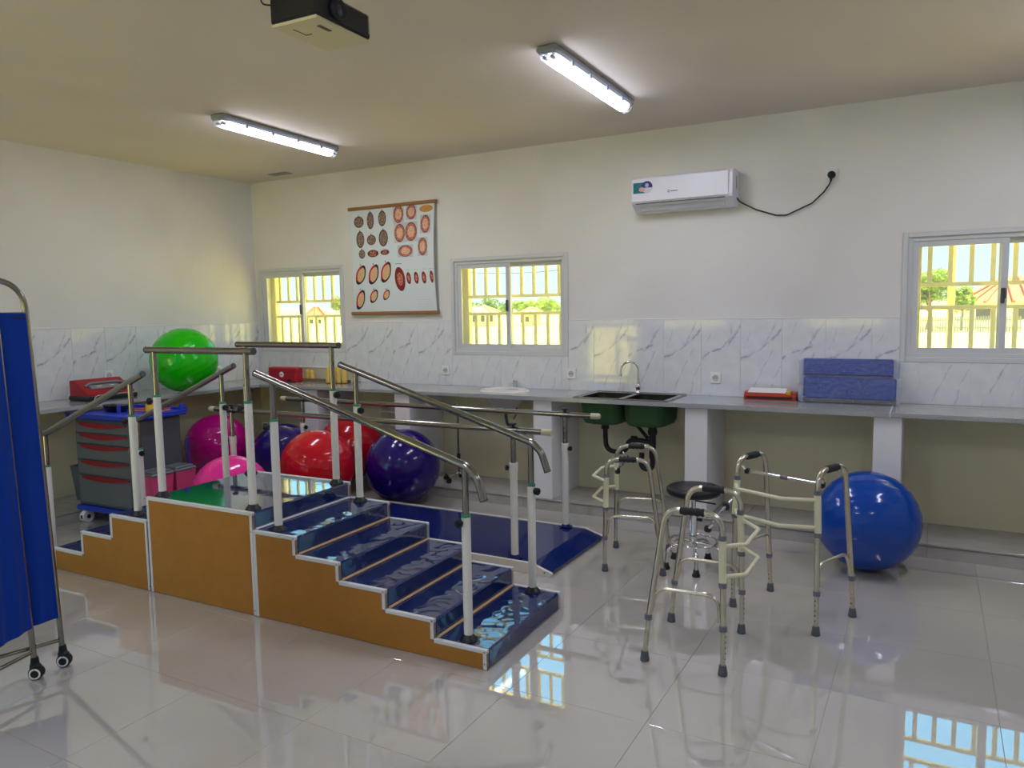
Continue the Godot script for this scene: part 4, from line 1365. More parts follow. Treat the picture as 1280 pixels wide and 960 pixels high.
# ------------------------------------------------------------------ things on the walls
func poster_texture() -> ImageTexture:
	# printed chart of rounded specimens in rows, drawn in flat print colours
	var w := 420; var h := 560
	var img := Image.create(w, h, false, Image.FORMAT_RGB8)
	img.fill(c8(214, 224, 226))
	# u, v centre, half width, half height (fractions), lean, kind
	var S := []
	for q in [[0.10, 0.115, 0.055, 0.050, 0], [0.245, 0.11, 0.038, 0.075, 0], [0.39, 0.10, 0.042, 0.068, 0], [0.11, 0.285, 0.045, 0.073, 0], [0.25, 0.295, 0.050, 0.045, 0], [0.40, 0.285, 0.050, 0.073, 0], [0.125, 0.425, 0.036, 0.040, 0], [0.265, 0.425, 0.062, 0.032, 1], [0.415, 0.42, 0.048, 0.024, 1]]: S.append(q + [0.0])
	for q in [[0.585, 0.075, 0.052, 0.075, 2], [0.735, 0.065, 0.050, 0.062, 2], [0.905, 0.045, 0.068, 0.030, 4], [0.60, 0.25, 0.055, 0.078, 2], [0.735, 0.245, 0.060, 0.080, 2], [0.90, 0.185, 0.048, 0.075, 2], [0.665, 0.42, 0.075, 0.050, 2], [0.87, 0.39, 0.046, 0.075, 2]]: S.append(q + [0.0])
	for q in [[0.10, 0.625, 0.055, 0.085, 3], [0.265, 0.625, 0.055, 0.088, 3], [0.42, 0.61, 0.055, 0.090, 3], [0.09, 0.865, 0.048, 0.088, 3], [0.26, 0.835, 0.042, 0.060, 3], [0.415, 0.825, 0.034, 0.046, 3]]: S.append(q + [0.25])
	for q in [[0.59, 0.68, 0.055, 0.105, 5], [0.695, 0.675, 0.024, 0.052, 5], [0.785, 0.675, 0.024, 0.052, 5], [0.875, 0.675, 0.024, 0.052, 5], [0.965, 0.67, 0.018, 0.052, 5]]: S.append(q + [-0.15])
	var g := FastNoiseLite.new(); g.seed = 8; g.frequency = 0.09
	for q in S:
		var cx: float = q[0] * w; var cy: float = q[1] * h
		var rx: float = q[2] * w * 1.12; var ry: float = q[3] * h * 1.08
		for y in range(int(cy - ry * 1.25), int(cy + ry * 1.25) + 1):
			for x in range(int(cx - rx * 1.6), int(cx + rx * 1.6) + 1):
				if x < 2 or y < 2 or x >= w - 2 or y >= h - 2: continue
				var dy := (y - cy) / ry
				var dx: float = (x - cx + q[5] * (1.0 if q[4] == 3 else 0.6) * rx * dy * absf(dy) * 1.1 + q[5] * rx * dy) / rx
				var d := sqrt(dx * dx + dy * dy)
				var nz := g.get_noise_2d(x * 1.4, y * 1.4)
				if q[4] == 2 and absf(dx) < 1.12 and absf(dy) < 1.06:
					img.set_pixel(x, y, c8(196, 198, 206))
				if d > 1.0: continue
				var col: Color
				match int(q[4]):
					0: col = c8(74, 60, 54) if d > 0.86 else c8(168, 142, 120).lerp(c8(96, 76, 66), clampf(0.5 + nz * 1.6, 0, 1))
					1: col = c8(104, 42, 36) if d > 0.8 or absf(dx) > 0.6 else c8(190, 140, 110).lerp(c8(120, 60, 50), clampf(0.5 + nz * 1.5, 0, 1))
					2: col = c8(124, 70, 58) if d > 0.9 else (c8(232, 190, 160) if d < 0.62 and nz > -0.15 else c8(212, 146, 124).lerp(c8(150, 78, 66), clampf(0.5 + nz * 1.6, 0, 1)))
					3: col = c8(30, 20, 22) if d > 0.78 and (dx > -0.2 or dy > 0.6) else (c8(190, 40, 48) if d > 0.7 and dx < 0 else c8(232, 196, 146).lerp(c8(206, 160, 112), clampf(0.5 + nz, 0, 1)))
					4: col = c8(214, 170, 60).lerp(c8(186, 120, 70), clampf(0.5 + nz * 1.4, 0, 1))
					_: col = c8(128, 40, 34) if d > 0.55 else c8(222, 160, 130).lerp(c8(160, 60, 50), clampf(0.5 + nz * 1.5, 0, 1))
				img.set_pixel(x, y, col)
		# little stalk over each specimen
		if q[4] == 0 or q[4] == 3: img.fill_rect(Rect2i(int(cx) - 2, int(cy - ry) - 6, 4, 8), c8(96, 50, 46))
	# lines of small print, too small to read in the photograph
	for k in 5: img.fill_rect(Rect2i(int(w * 0.78), int(h * (0.88 + 0.02 * k)), int(w * 0.18), 1), c8(168, 186, 192))
	for k in 4: img.fill_rect(Rect2i(int(w * (0.67 + 0.09 * k)), int(h * 0.595), int(w * 0.05), 2), c8(150, 190, 196))
	img.fill_rect(Rect2i(int(w * 0.54), int(h * 0.535), int(w * 0.08), 3), c8(120, 130, 130))
	return ImageTexture.create_from_image(img)

func build_wall_things() -> void:
	var po := thing("anatomy_chart", "white hanging chart of rounded specimens between two wooden rods", "poster", Vector3(1.88, 1.6, 0.03))
	var mb := MB.new()
	var w := 0.5; var h := 1.0
	var nu := 12; var nv := 16
	for face in 2:
		var first := mb.v.size()
		for j in nv + 1:
			for i in nu + 1:
				var u := float(i) / nu; var q := float(j) / nv
				var bow := 0.012 * sin(q * PI) * (0.4 + u)
				var pinch := 1.0 - 0.025 * sin(q * PI)
				mb.vert(Vector3((u - 0.5) * 2 * w * pinch, q * h, bow + (0.001 if face == 0 else 0.0)), Vector3(0, 0, 1 if face == 0 else -1), Vector2(u, 1 - q))
		for j in nv:
			for i in nu:
				var k := first + j * (nu + 1) + i
				if face == 0: mb.tri(k, k + 1, k + nu + 2); mb.tri(k, k + nu + 2, k + nu + 1)
				else: mb.tri(k, k + nu + 2, k + 1); mb.tri(k, k + nu + 1, k + nu + 2)
	var pm := mat(Color.WHITE, 0.25, 0.0, 0.5)
	pm.albedo_texture = poster_texture()
	put("sheet", mb, pm, po)
	for y in [0.0, 1.0]:
		var rd := MB.new()
		rd.bbox(Vector3(-0.525, y * h - 0.016 + (0.012 if y > 0 else 0.0), -0.012), Vector3(0.525, y * h + 0.016 + (0.012 if y > 0 else 0.0), 0.016), 0.007)
		put("rod", rd, M.rod, po)

	# air conditioner
	var ac := thing("air_conditioner", "white split air conditioner mounted high on the wall", "air conditioner", Vector3(4.72, 2.345, 0.0))
	var body := MB.new()
	var white := mat(c8(226, 228, 236), 0.3)
	var prof := [Vector2(0.0, 0.03), Vector2(0.0, 0.262), Vector2(0.15, 0.268), Vector2(0.185, 0.258), Vector2(0.2, 0.235), Vector2(0.208, 0.08), Vector2(0.2, 0.062), Vector2(0.185, 0.056), Vector2(0.1, 0.008), Vector2(0.08, 0.0), Vector2(0.03, 0.0)]
	body.t = Transform3D(Basis(Vector3(0, 0, 1), Vector3(0, 1, 0), Vector3(-1, 0, 0)), Vector3.ZERO)
	body.extrude(prof, -0.385, 0.385)
	put("body", body, white, ac)
	var fp := MB.new()
	fp.bbox(Vector3(-0.38, 0.07, 0.198), Vector3(0.36, 0.25, 0.214), 0.006)
	put("front_panel", fp, white, ac)
	var lv := MB.new()
	lv.t = Transform3D(Basis(Vector3(1, 0, 0), -0.98), Vector3(0, 0.036, 0.15))
	lv.bbox(Vector3(-0.33, -0.006, -0.03), Vector3(0.32, 0.004, 0.045), 0.003)
	put("louver", lv, mat(c8(198, 202, 208), 0.4), ac)
	var gp := MB.new()
	gp.bbox(Vector3(-0.35, 0.057, 0.19), Vector3(0.33, 0.062, 0.213), 0.001)
	gp.bbox(Vector3(0.3855, 0.13, 0.07), Vector3(0.3865, 0.22, 0.085), 0.0003)
	put("gap", gp, M.dark_grey, ac)
	var st := MB.new()
	st.face(Vector3(-0.365, 0.13, 0.2146), Vector3(-0.21, 0.13, 0.2146), Vector3(-0.21, 0.225, 0.2146), Vector3(-0.365, 0.225, 0.2146))
	var si := Image.create(160, 98, false, Image.FORMAT_RGBA8)
	si.fill(Color(0, 0, 0, 0))
	for y in 98:
		for x in 160:
			var dx := (x - 112) / 46.0; var dy := (y - 46) / 46.0
			var inn := dx * dx + dy * dy < 1.0
			if y > 8 and y < 92 and x < 110: si.set_pixel(x, y, c8(0, 122, 132) if (x + y * 2) % 90 < 60 else c8(10, 104, 120))
			if inn: si.set_pixel(x, y, c8(58, 48, 120) if dy < 0.1 else c8(206, 210, 220))
			if inn and dx * dx + (dy + 0.3) * (dy + 0.3) < 0.12: si.set_pixel(x, y, c8(178, 184, 214))
			if pow((x - 70) / 24.0, 2) + pow((y - 62) / 18.0, 2) < 1.0: si.set_pixel(x, y, c8(206, 120, 96) if (x / 7 + y / 6) % 3 > 0 else c8(236, 236, 232))
	var sm2 := mat(Color.WHITE, 0.3)
	sm2.albedo_texture = ImageTexture.create_from_image(si)
	sm2.transparency = BaseMaterial3D.TRANSPARENCY_ALPHA_SCISSOR
	put("sticker", st, sm2, ac)
	var lg := MB.new()
	var rp := []
	for k in 21: rp.append(Vector3(-0.085 + 0.008 * cos(TAU * k / 20), 0.135 + 0.008 * sin(TAU * k / 20), 0.2145))
	lg.tube(rp, 0.002, 6, false)
	for k in 5: lg.bbox(Vector3(-0.068 + 0.011 * k, 0.131, 0.2142), Vector3(-0.060 + 0.011 * k, 0.139, 0.2152), 0.0003)
	put("logo", lg, M.dark_grey, ac)

	var sk := thing("wall_socket", "white wall socket high on the wall with a black plug in it", "socket", Vector3(5.749, 2.518, 0.0), 0.0, "white power sockets")
	socket_parts(sk)
	var cord := thing("power_cord", "black power cord hanging in a slack loop from the air conditioner", "cord")
	var pts := [Vector3(5.1, 2.415, 0.07)]
	for q in [[925, 252.5], [945, 262], [970, 269], [983, 269], [1000, 261], [1015, 254], [1030, 240], [1037, 230], [1040, 222]]:
		pts.append(on_z(q[0], q[1], 0.02))
	pts.append(Vector3(5.749, 2.518, 0.045))
	var cm := MB.new()
	cm.tube(bend(pts, 0.05, 4), 0.0052, 8)
	put("cable", cm, M.rubber, cord)
	var pg := MB.new()
	pg.lathe([Vector2(0.0, 0.012), Vector2(0.026, 0.012), Vector2(0.026, 0.03), Vector2(0.02, 0.045), Vector2(0.0, 0.05)], 18, Transform3D(Basis(Vector3(1, 0, 0), PI / 2), Vector3(5.749, 2.518, 0.0)))
	pg.tube([Vector3(5.749, 2.518, 0.035), Vector3(5.746, 2.47, 0.03)], [0.014, 0.006], 10)
	put("plug", pg, M.rubber, cord)
	for q in [[2.444, "white socket on the tiles between the chart and the round basin"], [3.728, "white socket on the tiles between the basin and the sink faucet"], [4.949, "white socket on the tiles between the faucet and the foam cushions"]]:
		var s := thing("wall_socket", q[1], "socket", Vector3(q[0], 1.062, 0.0086), 0.0, "white power sockets")
		socket_parts(s)
	for q in [[1.74, 1.09, "white socket on the tiles above the red case"], [0.56, 1.045, "white socket on the tiles behind the green ball"]]:
		var s := thing("wall_socket", q[2], "socket", Vector3(0.0086, q[1], q[0]), PI / 2, "white power sockets")
		socket_parts(s)
	var vp := MB.new()
	vp.bbox(Vector3(-0.12, -0.006, -0.05), Vector3(0.12, 0, 0.05), 0.002)
	tag(put("ceiling_plate", vp, mat(c8(150, 148, 140), 0.7), self, Vector3(0.694, ROOM_H, 0.256)), "small grey blanking plate on the ceiling at the room corner", "plate")

func socket_parts(s: Node3D) -> void:
	var pl := MB.new()
	pl.bbox(Vector3(-0.042, -0.042, 0), Vector3(0.042, 0.042, 0.010), 0.003)
	put("plate", pl, M.socket, s)
	var ri := MB.new()
	ri.lathe([Vector2(0.025, 0.010), Vector2(0.025, 0.0135), Vector2(0.021, 0.0135), Vector2(0.020, 0.0105), Vector2(0.0, 0.0105)], 20, Transform3D(Basis(Vector3(1, 0, 0), PI / 2), Vector3.ZERO))
	put("well", ri, mat(c8(196, 196, 194), 0.4), s)
	var ho := MB.new()
	for x in [-0.0095, 0.0095]: ho.cyl(Vector3(x, 0, 0.0105), Vector3(x, 0, 0.0118), 0.004, 10)
	put("pin_holes", ho, M.rubber, s)

# ------------------------------------------------------------------ things on the worktop
func build_counter_things() -> void:
	# two foam blocks wrapped in clear film
	var foam := tri_map(mat(c8(30, 66, 158), 0.14, 0.0, 0.6), 2.2)
	foam.normal_enabled = true
	foam.normal_texture = normal_from(noise_image(256, 0.014, 78, FastNoiseLite.TYPE_SIMPLEX_SMOOTH, FastNoiseLite.FRACTAL_RIDGED, 3), 8.0)
	foam.normal_scale = 0.55
	var grey := mat(c8(96, 96, 104), 0.7)
	var film := tri_map(mat(Color(0.95, 0.97, 1.0, 0.06), 0.02, 0.0, 0.6), 2.0)
	film.transparency = BaseMaterial3D.TRANSPARENCY_ALPHA
	film.normal_enabled = true
	film.normal_texture = normal_from(noise_image(256, 0.02, 77, FastNoiseLite.TYPE_SIMPLEX_SMOOTH, FastNoiseLite.FRACTAL_RIDGED, 3), 8.0)
	film.normal_scale = 0.8
	var tuft := mat(Color(0.82, 0.86, 0.93, 0.34), 0.25, 0.0, 0.6)
	tuft.transparency = BaseMaterial3D.TRANSPARENCY_ALPHA
	var rows := [[0.150, 0.18, "blue foam block in clear film, the one standing in front", 5.615, 6.205, 0.028], [0.052, 0.305, "blue foam block in clear film, the taller one against the tiles", 5.60, 6.18, 0.184]]
	for r in rows:
		var t := thing("foam_block", r[2], "cushion", Vector3((r[3] + r[4]) / 2, COUNTER_Y, r[0]), -0.01, "wrapped foam blocks")
		var hx: float = (r[4] - r[3]) / 2; var H: float = r[1]; var d: float = 0.04
		var b := MB.new(); b.bbox(Vector3(-hx, r[5] + 0.004, -d), Vector3(hx, H, d), 0.008)
		put("foam", b, foam, t)
		var g := MB.new(); g.bbox(Vector3(-hx, 0.004, -d), Vector3(hx, r[5] + 0.004, d), 0.004)
		put("base_layer", g, grey, t)
		var rng := RandomNumberGenerator.new(); rng.seed = 5 + int(H * 100)
		var f := MB.new()
		var e := 0.004
		var nx := 22; var ny := 8
		var wob := func(i: int, j: int, s: float) -> float: return 0.003 + 0.004 * absf(sin(i * 1.7 + j * 2.3 + s) * cos(i * 0.6 - j * 1.1))
		for i in nx:      # loose film on the face and the top
			for j in ny:
				var P := func(a: int, c: int) -> Vector3: return Vector3(lerpf(-hx - e, hx + e, float(a) / nx), lerpf(0.002, H + e, float(c) / ny), d + wob.call(a, c, 0.0))
				f.face(P.call(i, j), P.call(i + 1, j), P.call(i + 1, j + 1), P.call(i, j + 1))
			var T := func(a: int, c: int) -> Vector3: return Vector3(lerpf(-hx - e, hx + e, float(a) / nx), H + e + (wob.call(a, c, 1.0) if c == 1 else 0.0) * 0.5, lerpf(d + wob.call(a, ny, 0.0), -d - e, c / 2.0))
			for c in 2: f.face(T.call(i, c), T.call(i + 1, c), T.call(i + 1, c + 1), T.call(i, c + 1))
		put("film", f, film, t)
		for s in [-1, 1]:  # crumpled ends that stick out in tufts
			f = MB.new()
			var ring := []
			for q in [Vector2(0.002, -d), Vector2(0.002, d), Vector2(H * 0.35, d), Vector2(H * 0.7, d), Vector2(H, d), Vector2(H, -d), Vector2(H * 0.5, -d)]:
				ring.append(Vector3(s * (hx + e), q.x, q.y))
			var mids := []
			for q in ring: mids.append(Vector3(s * (hx + 0.018 + rng.randf() * 0.022), q.y * 0.9 + rng.randf() * 0.012 + 0.004, q.z * 0.8 + rng.randf_range(-0.008, 0.008)))
			var tip := Vector3(s * (hx + 0.012), H * 0.5, 0)
			for k in ring.size():
				var k2 := (k + 1) % ring.size()
				f.face(ring[k], ring[k2], mids[k2], mids[k])
				f.face3(mids[k], mids[k2], tip)
			put("film_end", f, tuft, t)

	# orange packet with a white label card lying on it
	var pk := thing("orange_packet", "flat orange plastic packet with a white card beside the foam blocks", "packet", Vector3(5.375, COUNTER_Y, 0.085), 0.02)
	var orange := mat(c8(178, 52, 28), 0.3)
	var pb := MB.new()
	var prof := [Vector2(-0.075, 0.0), Vector2(-0.08, 0.02), Vector2(-0.06, 0.05), Vector2(0.0, 0.062), Vector2(0.055, 0.055), Vector2(0.078, 0.03), Vector2(0.075, 0.0)]
	pb.t = Transform3D(Basis(Vector3(0, 0, 1), Vector3(0, 1, 0), Vector3(-1, 0, 0)), Vector3.ZERO)
	pb.extrude(prof, -0.185, 0.18)
	put("wrapper", pb, orange, pk)
	var pd := MB.new(); pd.bbox(Vector3(-0.16, 0.012, 0.07), Vector3(0.16, 0.03, 0.084), 0.004)
	put("contents", pd, mat(c8(60, 30, 24), 0.5), pk)
	var pc := MB.new(); pc.t = Transform3D(Basis(Vector3(1, 0, 0), 0.22), Vector3(-0.01, 0.063, 0.012)); pc.bbox(Vector3(-0.145, 0.0, -0.06), Vector3(0.12, 0.003, 0.05), 0.001)
	put("card", pc, M.socket, pk)
	var py := MB.new(); py.bbox(Vector3(0.115, 0.04, 0.03), Vector3(0.15, 0.07, 0.075), 0.006)
	put("yellow_tab", py, mat(c8(216, 178, 30), 0.4), pk)

	# red box, tray and yellow models in the corner
	var rb := thing("first_aid_box", "small red case with a round white badge on the corner worktop", "box", Vector3(0.66, COUNTER_Y, 0.27), 0.1)
	var red := mat(c8(176, 14, 40), 0.4)
	var bx := MB.new(); bx.bbox(Vector3(-0.175, 0, -0.06), Vector3(0.175, 0.15, 0.06), 0.012)
	put("case", bx, red, rb)
	var sm := MB.new(); sm.bbox(Vector3(-0.177, 0.098, -0.062), Vector3(0.177, 0.104, 0.062), 0.002)
	put("seam", sm, mat(c8(120, 8, 26), 0.5), rb)
	var bd := MB.new(); bd.lathe([Vector2(0.0, 0.004), Vector2(0.026, 0.004), Vector2(0.028, 0.0)], 20, Transform3D(Basis(Vector3(1, 0, 0), PI / 2), Vector3(0.0, 0.078, 0.06)))
	put("badge", bd, M.socket, rb)
	var b2 := MB.new(); b2.bbox(Vector3(-0.018, 0.074, 0.064), Vector3(0.018, 0.082, 0.0652), 0.0004)
	put("badge_mark", b2, red, rb)
	var lt := MB.new(); lt.bbox(Vector3(0.07, 0.012, 0.056), Vector3(0.12, 0.03, 0.07), 0.004)
	put("latch", lt, M.black, rb)

	var ty := thing("specimen_tray", "long pale tray standing behind the yellow models", "tray", Vector3(1.02, COUNTER_Y, 0.075))
	var tr := MB.new()
	tr.bbox(Vector3(-0.4, 0.0, -0.05), Vector3(0.4, 0.012, 0.08), 0.003)
	tr.bbox(Vector3(-0.4, 0.0, -0.06), Vector3(0.4, 0.13, -0.048), 0.003)
	put("back_board", tr, mat(c8(196, 190, 170), 0.5), ty)
	var lp := MB.new(); lp.bbox(Vector3(-0.4, 0.126, -0.065), Vector3(0.4, 0.142, -0.04), 0.004)
	put("top_lip", lp, M.socket, ty)
	var fr := MB.new(); fr.bbox(Vector3(-0.4, 0.0, 0.08), Vector3(0.4, 0.03, 0.088), 0.002)
	put("front_lip", fr, mat(c8(130, 110, 84), 0.5), ty)
	var yellow := mat(c8(230, 194, 92), 0.4)
	var i := 0
	for q in [[0.80, 0.20, 0.105, "tallest of the two stubby models"], [0.86, 0.20, 0.10, ""], [1.235, 0.27, 0.165, ""], [1.293, 0.255, 0.18, ""], [1.351, 0.245, 0.17, ""], [1.409, 0.235, 0.155, ""]]:
		var lab := "stubby yellow model standing in the pale tray" if i < 2 else "tall yellow finger-shaped model at the end of the pale tray"
		var m := thing("yellow_model", lab, "model", Vector3(q[0], COUNTER_Y + (0.012 if i < 2 else 0.0), q[1] - (0.10 if i < 2 else 0.0)), 0.2 * i, "stubby yellow models" if i < 2 else "tall yellow models")
		var hh: float = q[2]
		var mm := MB.new()
		var bl := Transform3D(Basis(Vector3(0, 0, 1), 0.05 * sin(i * 2.0)), Vector3.ZERO)
		mm.lathe([Vector2(0.0, 0.0), Vector2(0.02, 0.0), Vector2(0.026, hh * 0.1), Vector2(0.027, hh * 0.35), Vector2(0.022, hh * 0.55), Vector2(0.025, hh * 0.75), Vector2(0.021, hh * 0.92), Vector2(0.008, hh * 0.995), Vector2(0.0, hh)], 16, bl)
		put("body", mm, yellow, m)
		var fo := MB.new()
		fo.lathe([Vector2(0.0, 0.0), Vector2(0.028, 0.0), Vector2(0.028, 0.008), Vector2(0.0, 0.008)], 16)
		put("foot", fo, mat(c8(120, 74, 40), 0.5), m)
		i += 1

	# red case on the side worktop, lid half open
	var rc := thing("carry_case", "red padded carry case with a grey handle band on the side worktop", "case", Vector3(0.30, COUNTER_Y, 1.985), PI / 2)
	var lo := MB.new(); lo.bbox(Vector3(-0.22, 0, -0.14), Vector3(0.22, 0.04, 0.15), 0.012)
	put("base", lo, M.black, rc)
	var wd := MB.new()
	wd.t = Transform3D(Basis(Vector3(0, 0, 1), Vector3(0, 1, 0), Vector3(-1, 0, 0)), Vector3.ZERO)
	wd.extrude([Vector2(0.12, 0.04), Vector2(0.12, 0.055), Vector2(0.105, 0.068), Vector2(-0.075, 0.165), Vector2(-0.12, 0.165), Vector2(-0.13, 0.155), Vector2(-0.13, 0.04)], -0.205, 0.205)
	put("lid", wd, mat(c8(160, 12, 28), 0.5), rc)
	var ld := MB.new()
	ld.t = Transform3D(Basis(Vector3(1, 0, 0), 0.494), Vector3(0, 0.02, 0.085))
	var hb := MB.new()
	hb.t = ld.t
	hb.tube(bend([Vector3(-0.17, 0.055, -0.10), Vector3(-0.12, 0.068, -0.12), Vector3(0.12, 0.068, -0.12), Vector3(0.21, 0.06, -0.11)], 0.05), 0.011, 8)
	hb.bbox(Vector3(-0.14, 0.05, -0.11), Vector3(0.12, 0.062, -0.05), 0.005)
	put("handle_band", hb, mat(c8(120, 126, 128), 0.4), rc)
	var hl := MB.new()
	hl.t = ld.t
	for x in [-0.08, 0.03]: hl.bbox(Vector3(x, 0.06, -0.09), Vector3(x + 0.045, 0.064, -0.075), 0.002)
	put("buckle", hl, M.chrome, rc)
	var hn := thing("wire_handle", "bent chrome wire stand leaning before the red case", "stand", Vector3(0.52, COUNTER_Y, 2.02), PI / 2)
	var hm := MB.new()
	hm.tube(bend([Vector3(-0.2, 0.005, 0.02), Vector3(-0.19, 0.055, 0.03), Vector3(0.18, 0.055, 0.03), Vector3(0.2, 0.005, 0.02)], 0.03), 0.005, 8)
	put("wire", hm, M.chrome, hn)

# ------------------------------------------------------------------ things under the worktop
func build_under_counter() -> void:
	var iv := thing("drip_stand", "slim chrome stand on black castors under the worktop", "stand", Vector3(2.735, KERB_Y, 0.27))
	var pole := MB.new()
	pole.cyl(Vector3(0, 0.07, 0), Vector3(0, 0.74, 0), 0.010, 10)
	put("pole", pole, M.steel, iv)
	var gr := MB.new(); gr.cyl(Vector3(0, 0.14, 0), Vector3(0, 0.25, 0), 0.016, 10)
	put("grip", gr, M.black, iv)
	for k in 5:
		var a := TAU * k / 5 + 0.5
		var d := Vector3(cos(a), 0, sin(a))
		var lg := MB.new(); lg.tube([Vector3(0, 0.08, 0), d * 0.13 + Vector3(0, 0.058, 0)], 0.008, 8)
		var lo := put("leg", lg, M.chrome, iv)
		var cs := MB.new(); cs.tube([d * 0.13 + Vector3(-0.012, 0.023, 0), d * 0.13 + Vector3(0.012, 0.023, 0)], 0.023, 12)
		cs.cyl(d * 0.13 + Vector3(0, 0.03, 0), d * 0.13 + Vector3(0, 0.06, 0), 0.009, 8)
		put("castor", cs, M.black, lo)

	var rk := thing("tube_rack", "low white tube rack behind the deep red ball under the worktop", "rack", Vector3(1.97, KERB_Y, 0.14))
	for q in [[-0.10, 0.0], [0.10, 0.0], [-0.10, 0.14], [0.10, 0.14]]:
		var up := MB.new()
		up.cyl(Vector3(q[0], 0.0, q[1]), Vector3(q[0], 0.61, q[1]), 0.008, 8)
		put("upright", up, M.white_tube, rk)
	for y in [0.30, 0.46, 0.585]:
		var rr := MB.new()
		rr.tube(bend([Vector3(-0.10, y, 0.14), Vector3(-0.10, y + 0.02, 0.0), Vector3(0.10, y + 0.02, 0.0), Vector3(0.10, y, 0.14), Vector3(-0.10, y, 0.14)], 0.015), 0.008, 8)
		put("rail", rr, M.white_tube, rk)

# ------------------------------------------------------------------ outside the windows
func leafy(mb: MB, rng: RandomNumberGenerator, c: Vector3, rad: Vector3, count: int, size: float) -> void:
	for k in count:
		var d := Vector3(rng.randf_range(-1, 1), rng.randf_range(-1, 1), rng.randf_range(-1, 1))
		if d.length() > 1.0: d = d.normalized() * rng.randf_range(0.6, 1.0)
		var p := c + d * rad
		var b := Basis.from_euler(Vector3(rng.randf() * TAU, rng.randf() * TAU, rng.randf() * TAU)) * (size * rng.randf_range(0.6, 1.3))
		mb.face(p + b * Vector3(-0.5, 0, 0), p + b * Vector3(0, -0.25, 0.05), p + b * Vector3(0.5, 0, 0), p + b * Vector3(0, 0.25, 0.05))

func tree(label: String, at: Vector3, height: float, spread: float, leaves: int, size: float, m: Material, bark: Material, seed_: int, group: String) -> void:
	var t := thing("tree", label, "tree", at, 0.0, group)
	var rng := RandomNumberGenerator.new()
	rng.seed = seed_
	var tr := MB.new()
	tr.tube([Vector3(0, 0, 0), Vector3(0.05 * spread, height * 0.35, 0), Vector3(0, height * 0.75, 0.02 * spread)], [height * 0.03, height * 0.022, height * 0.008], 8)
	for k in 6:
		var a := rng.randf() * TAU
		tr.tube([Vector3(0, height * (0.3 + 0.06 * k), 0), Vector3(cos(a) * spread * 0.6, height * (0.55 + 0.06 * k), sin(a) * spread * 0.6)], [height * 0.012, height * 0.004], 6)
	put("trunk", tr, bark, t)
	var fo := MB.new()
	for k in 9:
		var a := rng.randf() * TAU
		var rr := spread * sqrt(rng.randf()) * 0.62
		leafy(fo, rng, Vector3(cos(a) * rr, height * rng.randf_range(0.5, 0.88), sin(a) * rr), Vector3(spread * 0.42, height * 0.16, spread * 0.42), leaves / 9, size)
	put("foliage", fo, m, t)

func house(label: String, at: Vector3, w: float, d: float, h: float, rise: float, turn: float, wall: Material, roof: Material, openings: int) -> void:
	var t := thing("house", label, "house", at, turn)
	var wb := MB.new()
	wb.box(Vector3(-w / 2, 0, -d / 2), Vector3(w / 2, h, d / 2))
	put("wall", wb, wall, t)
	var r := MB.new()
	var e := 0.7
	var A := Vector3(-w / 2 - e, h, d / 2 + e); var B := Vector3(w / 2 + e, h, d / 2 + e)
	var C := Vector3(w / 2 + e, h, -d / 2 - e); var D := Vector3(-w / 2 - e, h, -d / 2 - e)
	var E := Vector3(-w / 2 + d * 0.45, h + rise, 0); var F := Vector3(w / 2 - d * 0.45, h + rise, 0)
	r.quadn(A, B, F, E, Vector3(0, 1, 1)); r.quadn(D, C, F, E, Vector3(0, 1, -1))
	r.face3(A, E, D); r.face3(B, C, F)
	r.quadn(A, B, C, D, Vector3.DOWN)
	var n := int(w / 0.9)
	for k in n + 1:          # rolls of the roof tiles
		var x := lerpf(-w / 2 - e, w / 2 + e, float(k) / n)
		var top := E.lerp(F, clampf((x - E.x) / (F.x - E.x), 0, 1))
		r.tube([Vector3(x, h + 0.08, d / 2 + e), Vector3(clampf(x, E.x, F.x), top.y + 0.08, 0.0)], 0.13, 5)
	put("roof", r, roof, t)
	for k in openings:
		var x := lerpf(-w / 2, w / 2, (k + 0.5) / openings)
		var wi := MB.new()
		wi.box(Vector3(x - w / openings * 0.26, h * 0.3, d / 2), Vector3(x + w / openings * 0.26, h * 0.82, d / 2 + 0.06))
		var fr := put("window_frame", wi, M.window_frame, t)
		var gl := MB.new()
		gl.box(Vector3(x - w / openings * 0.22, h * 0.34, d / 2 + 0.06), Vector3(x + w / openings * 0.22, h * 0.78, d / 2 + 0.09))
		put("pane", gl, M.dark_grey, fr)

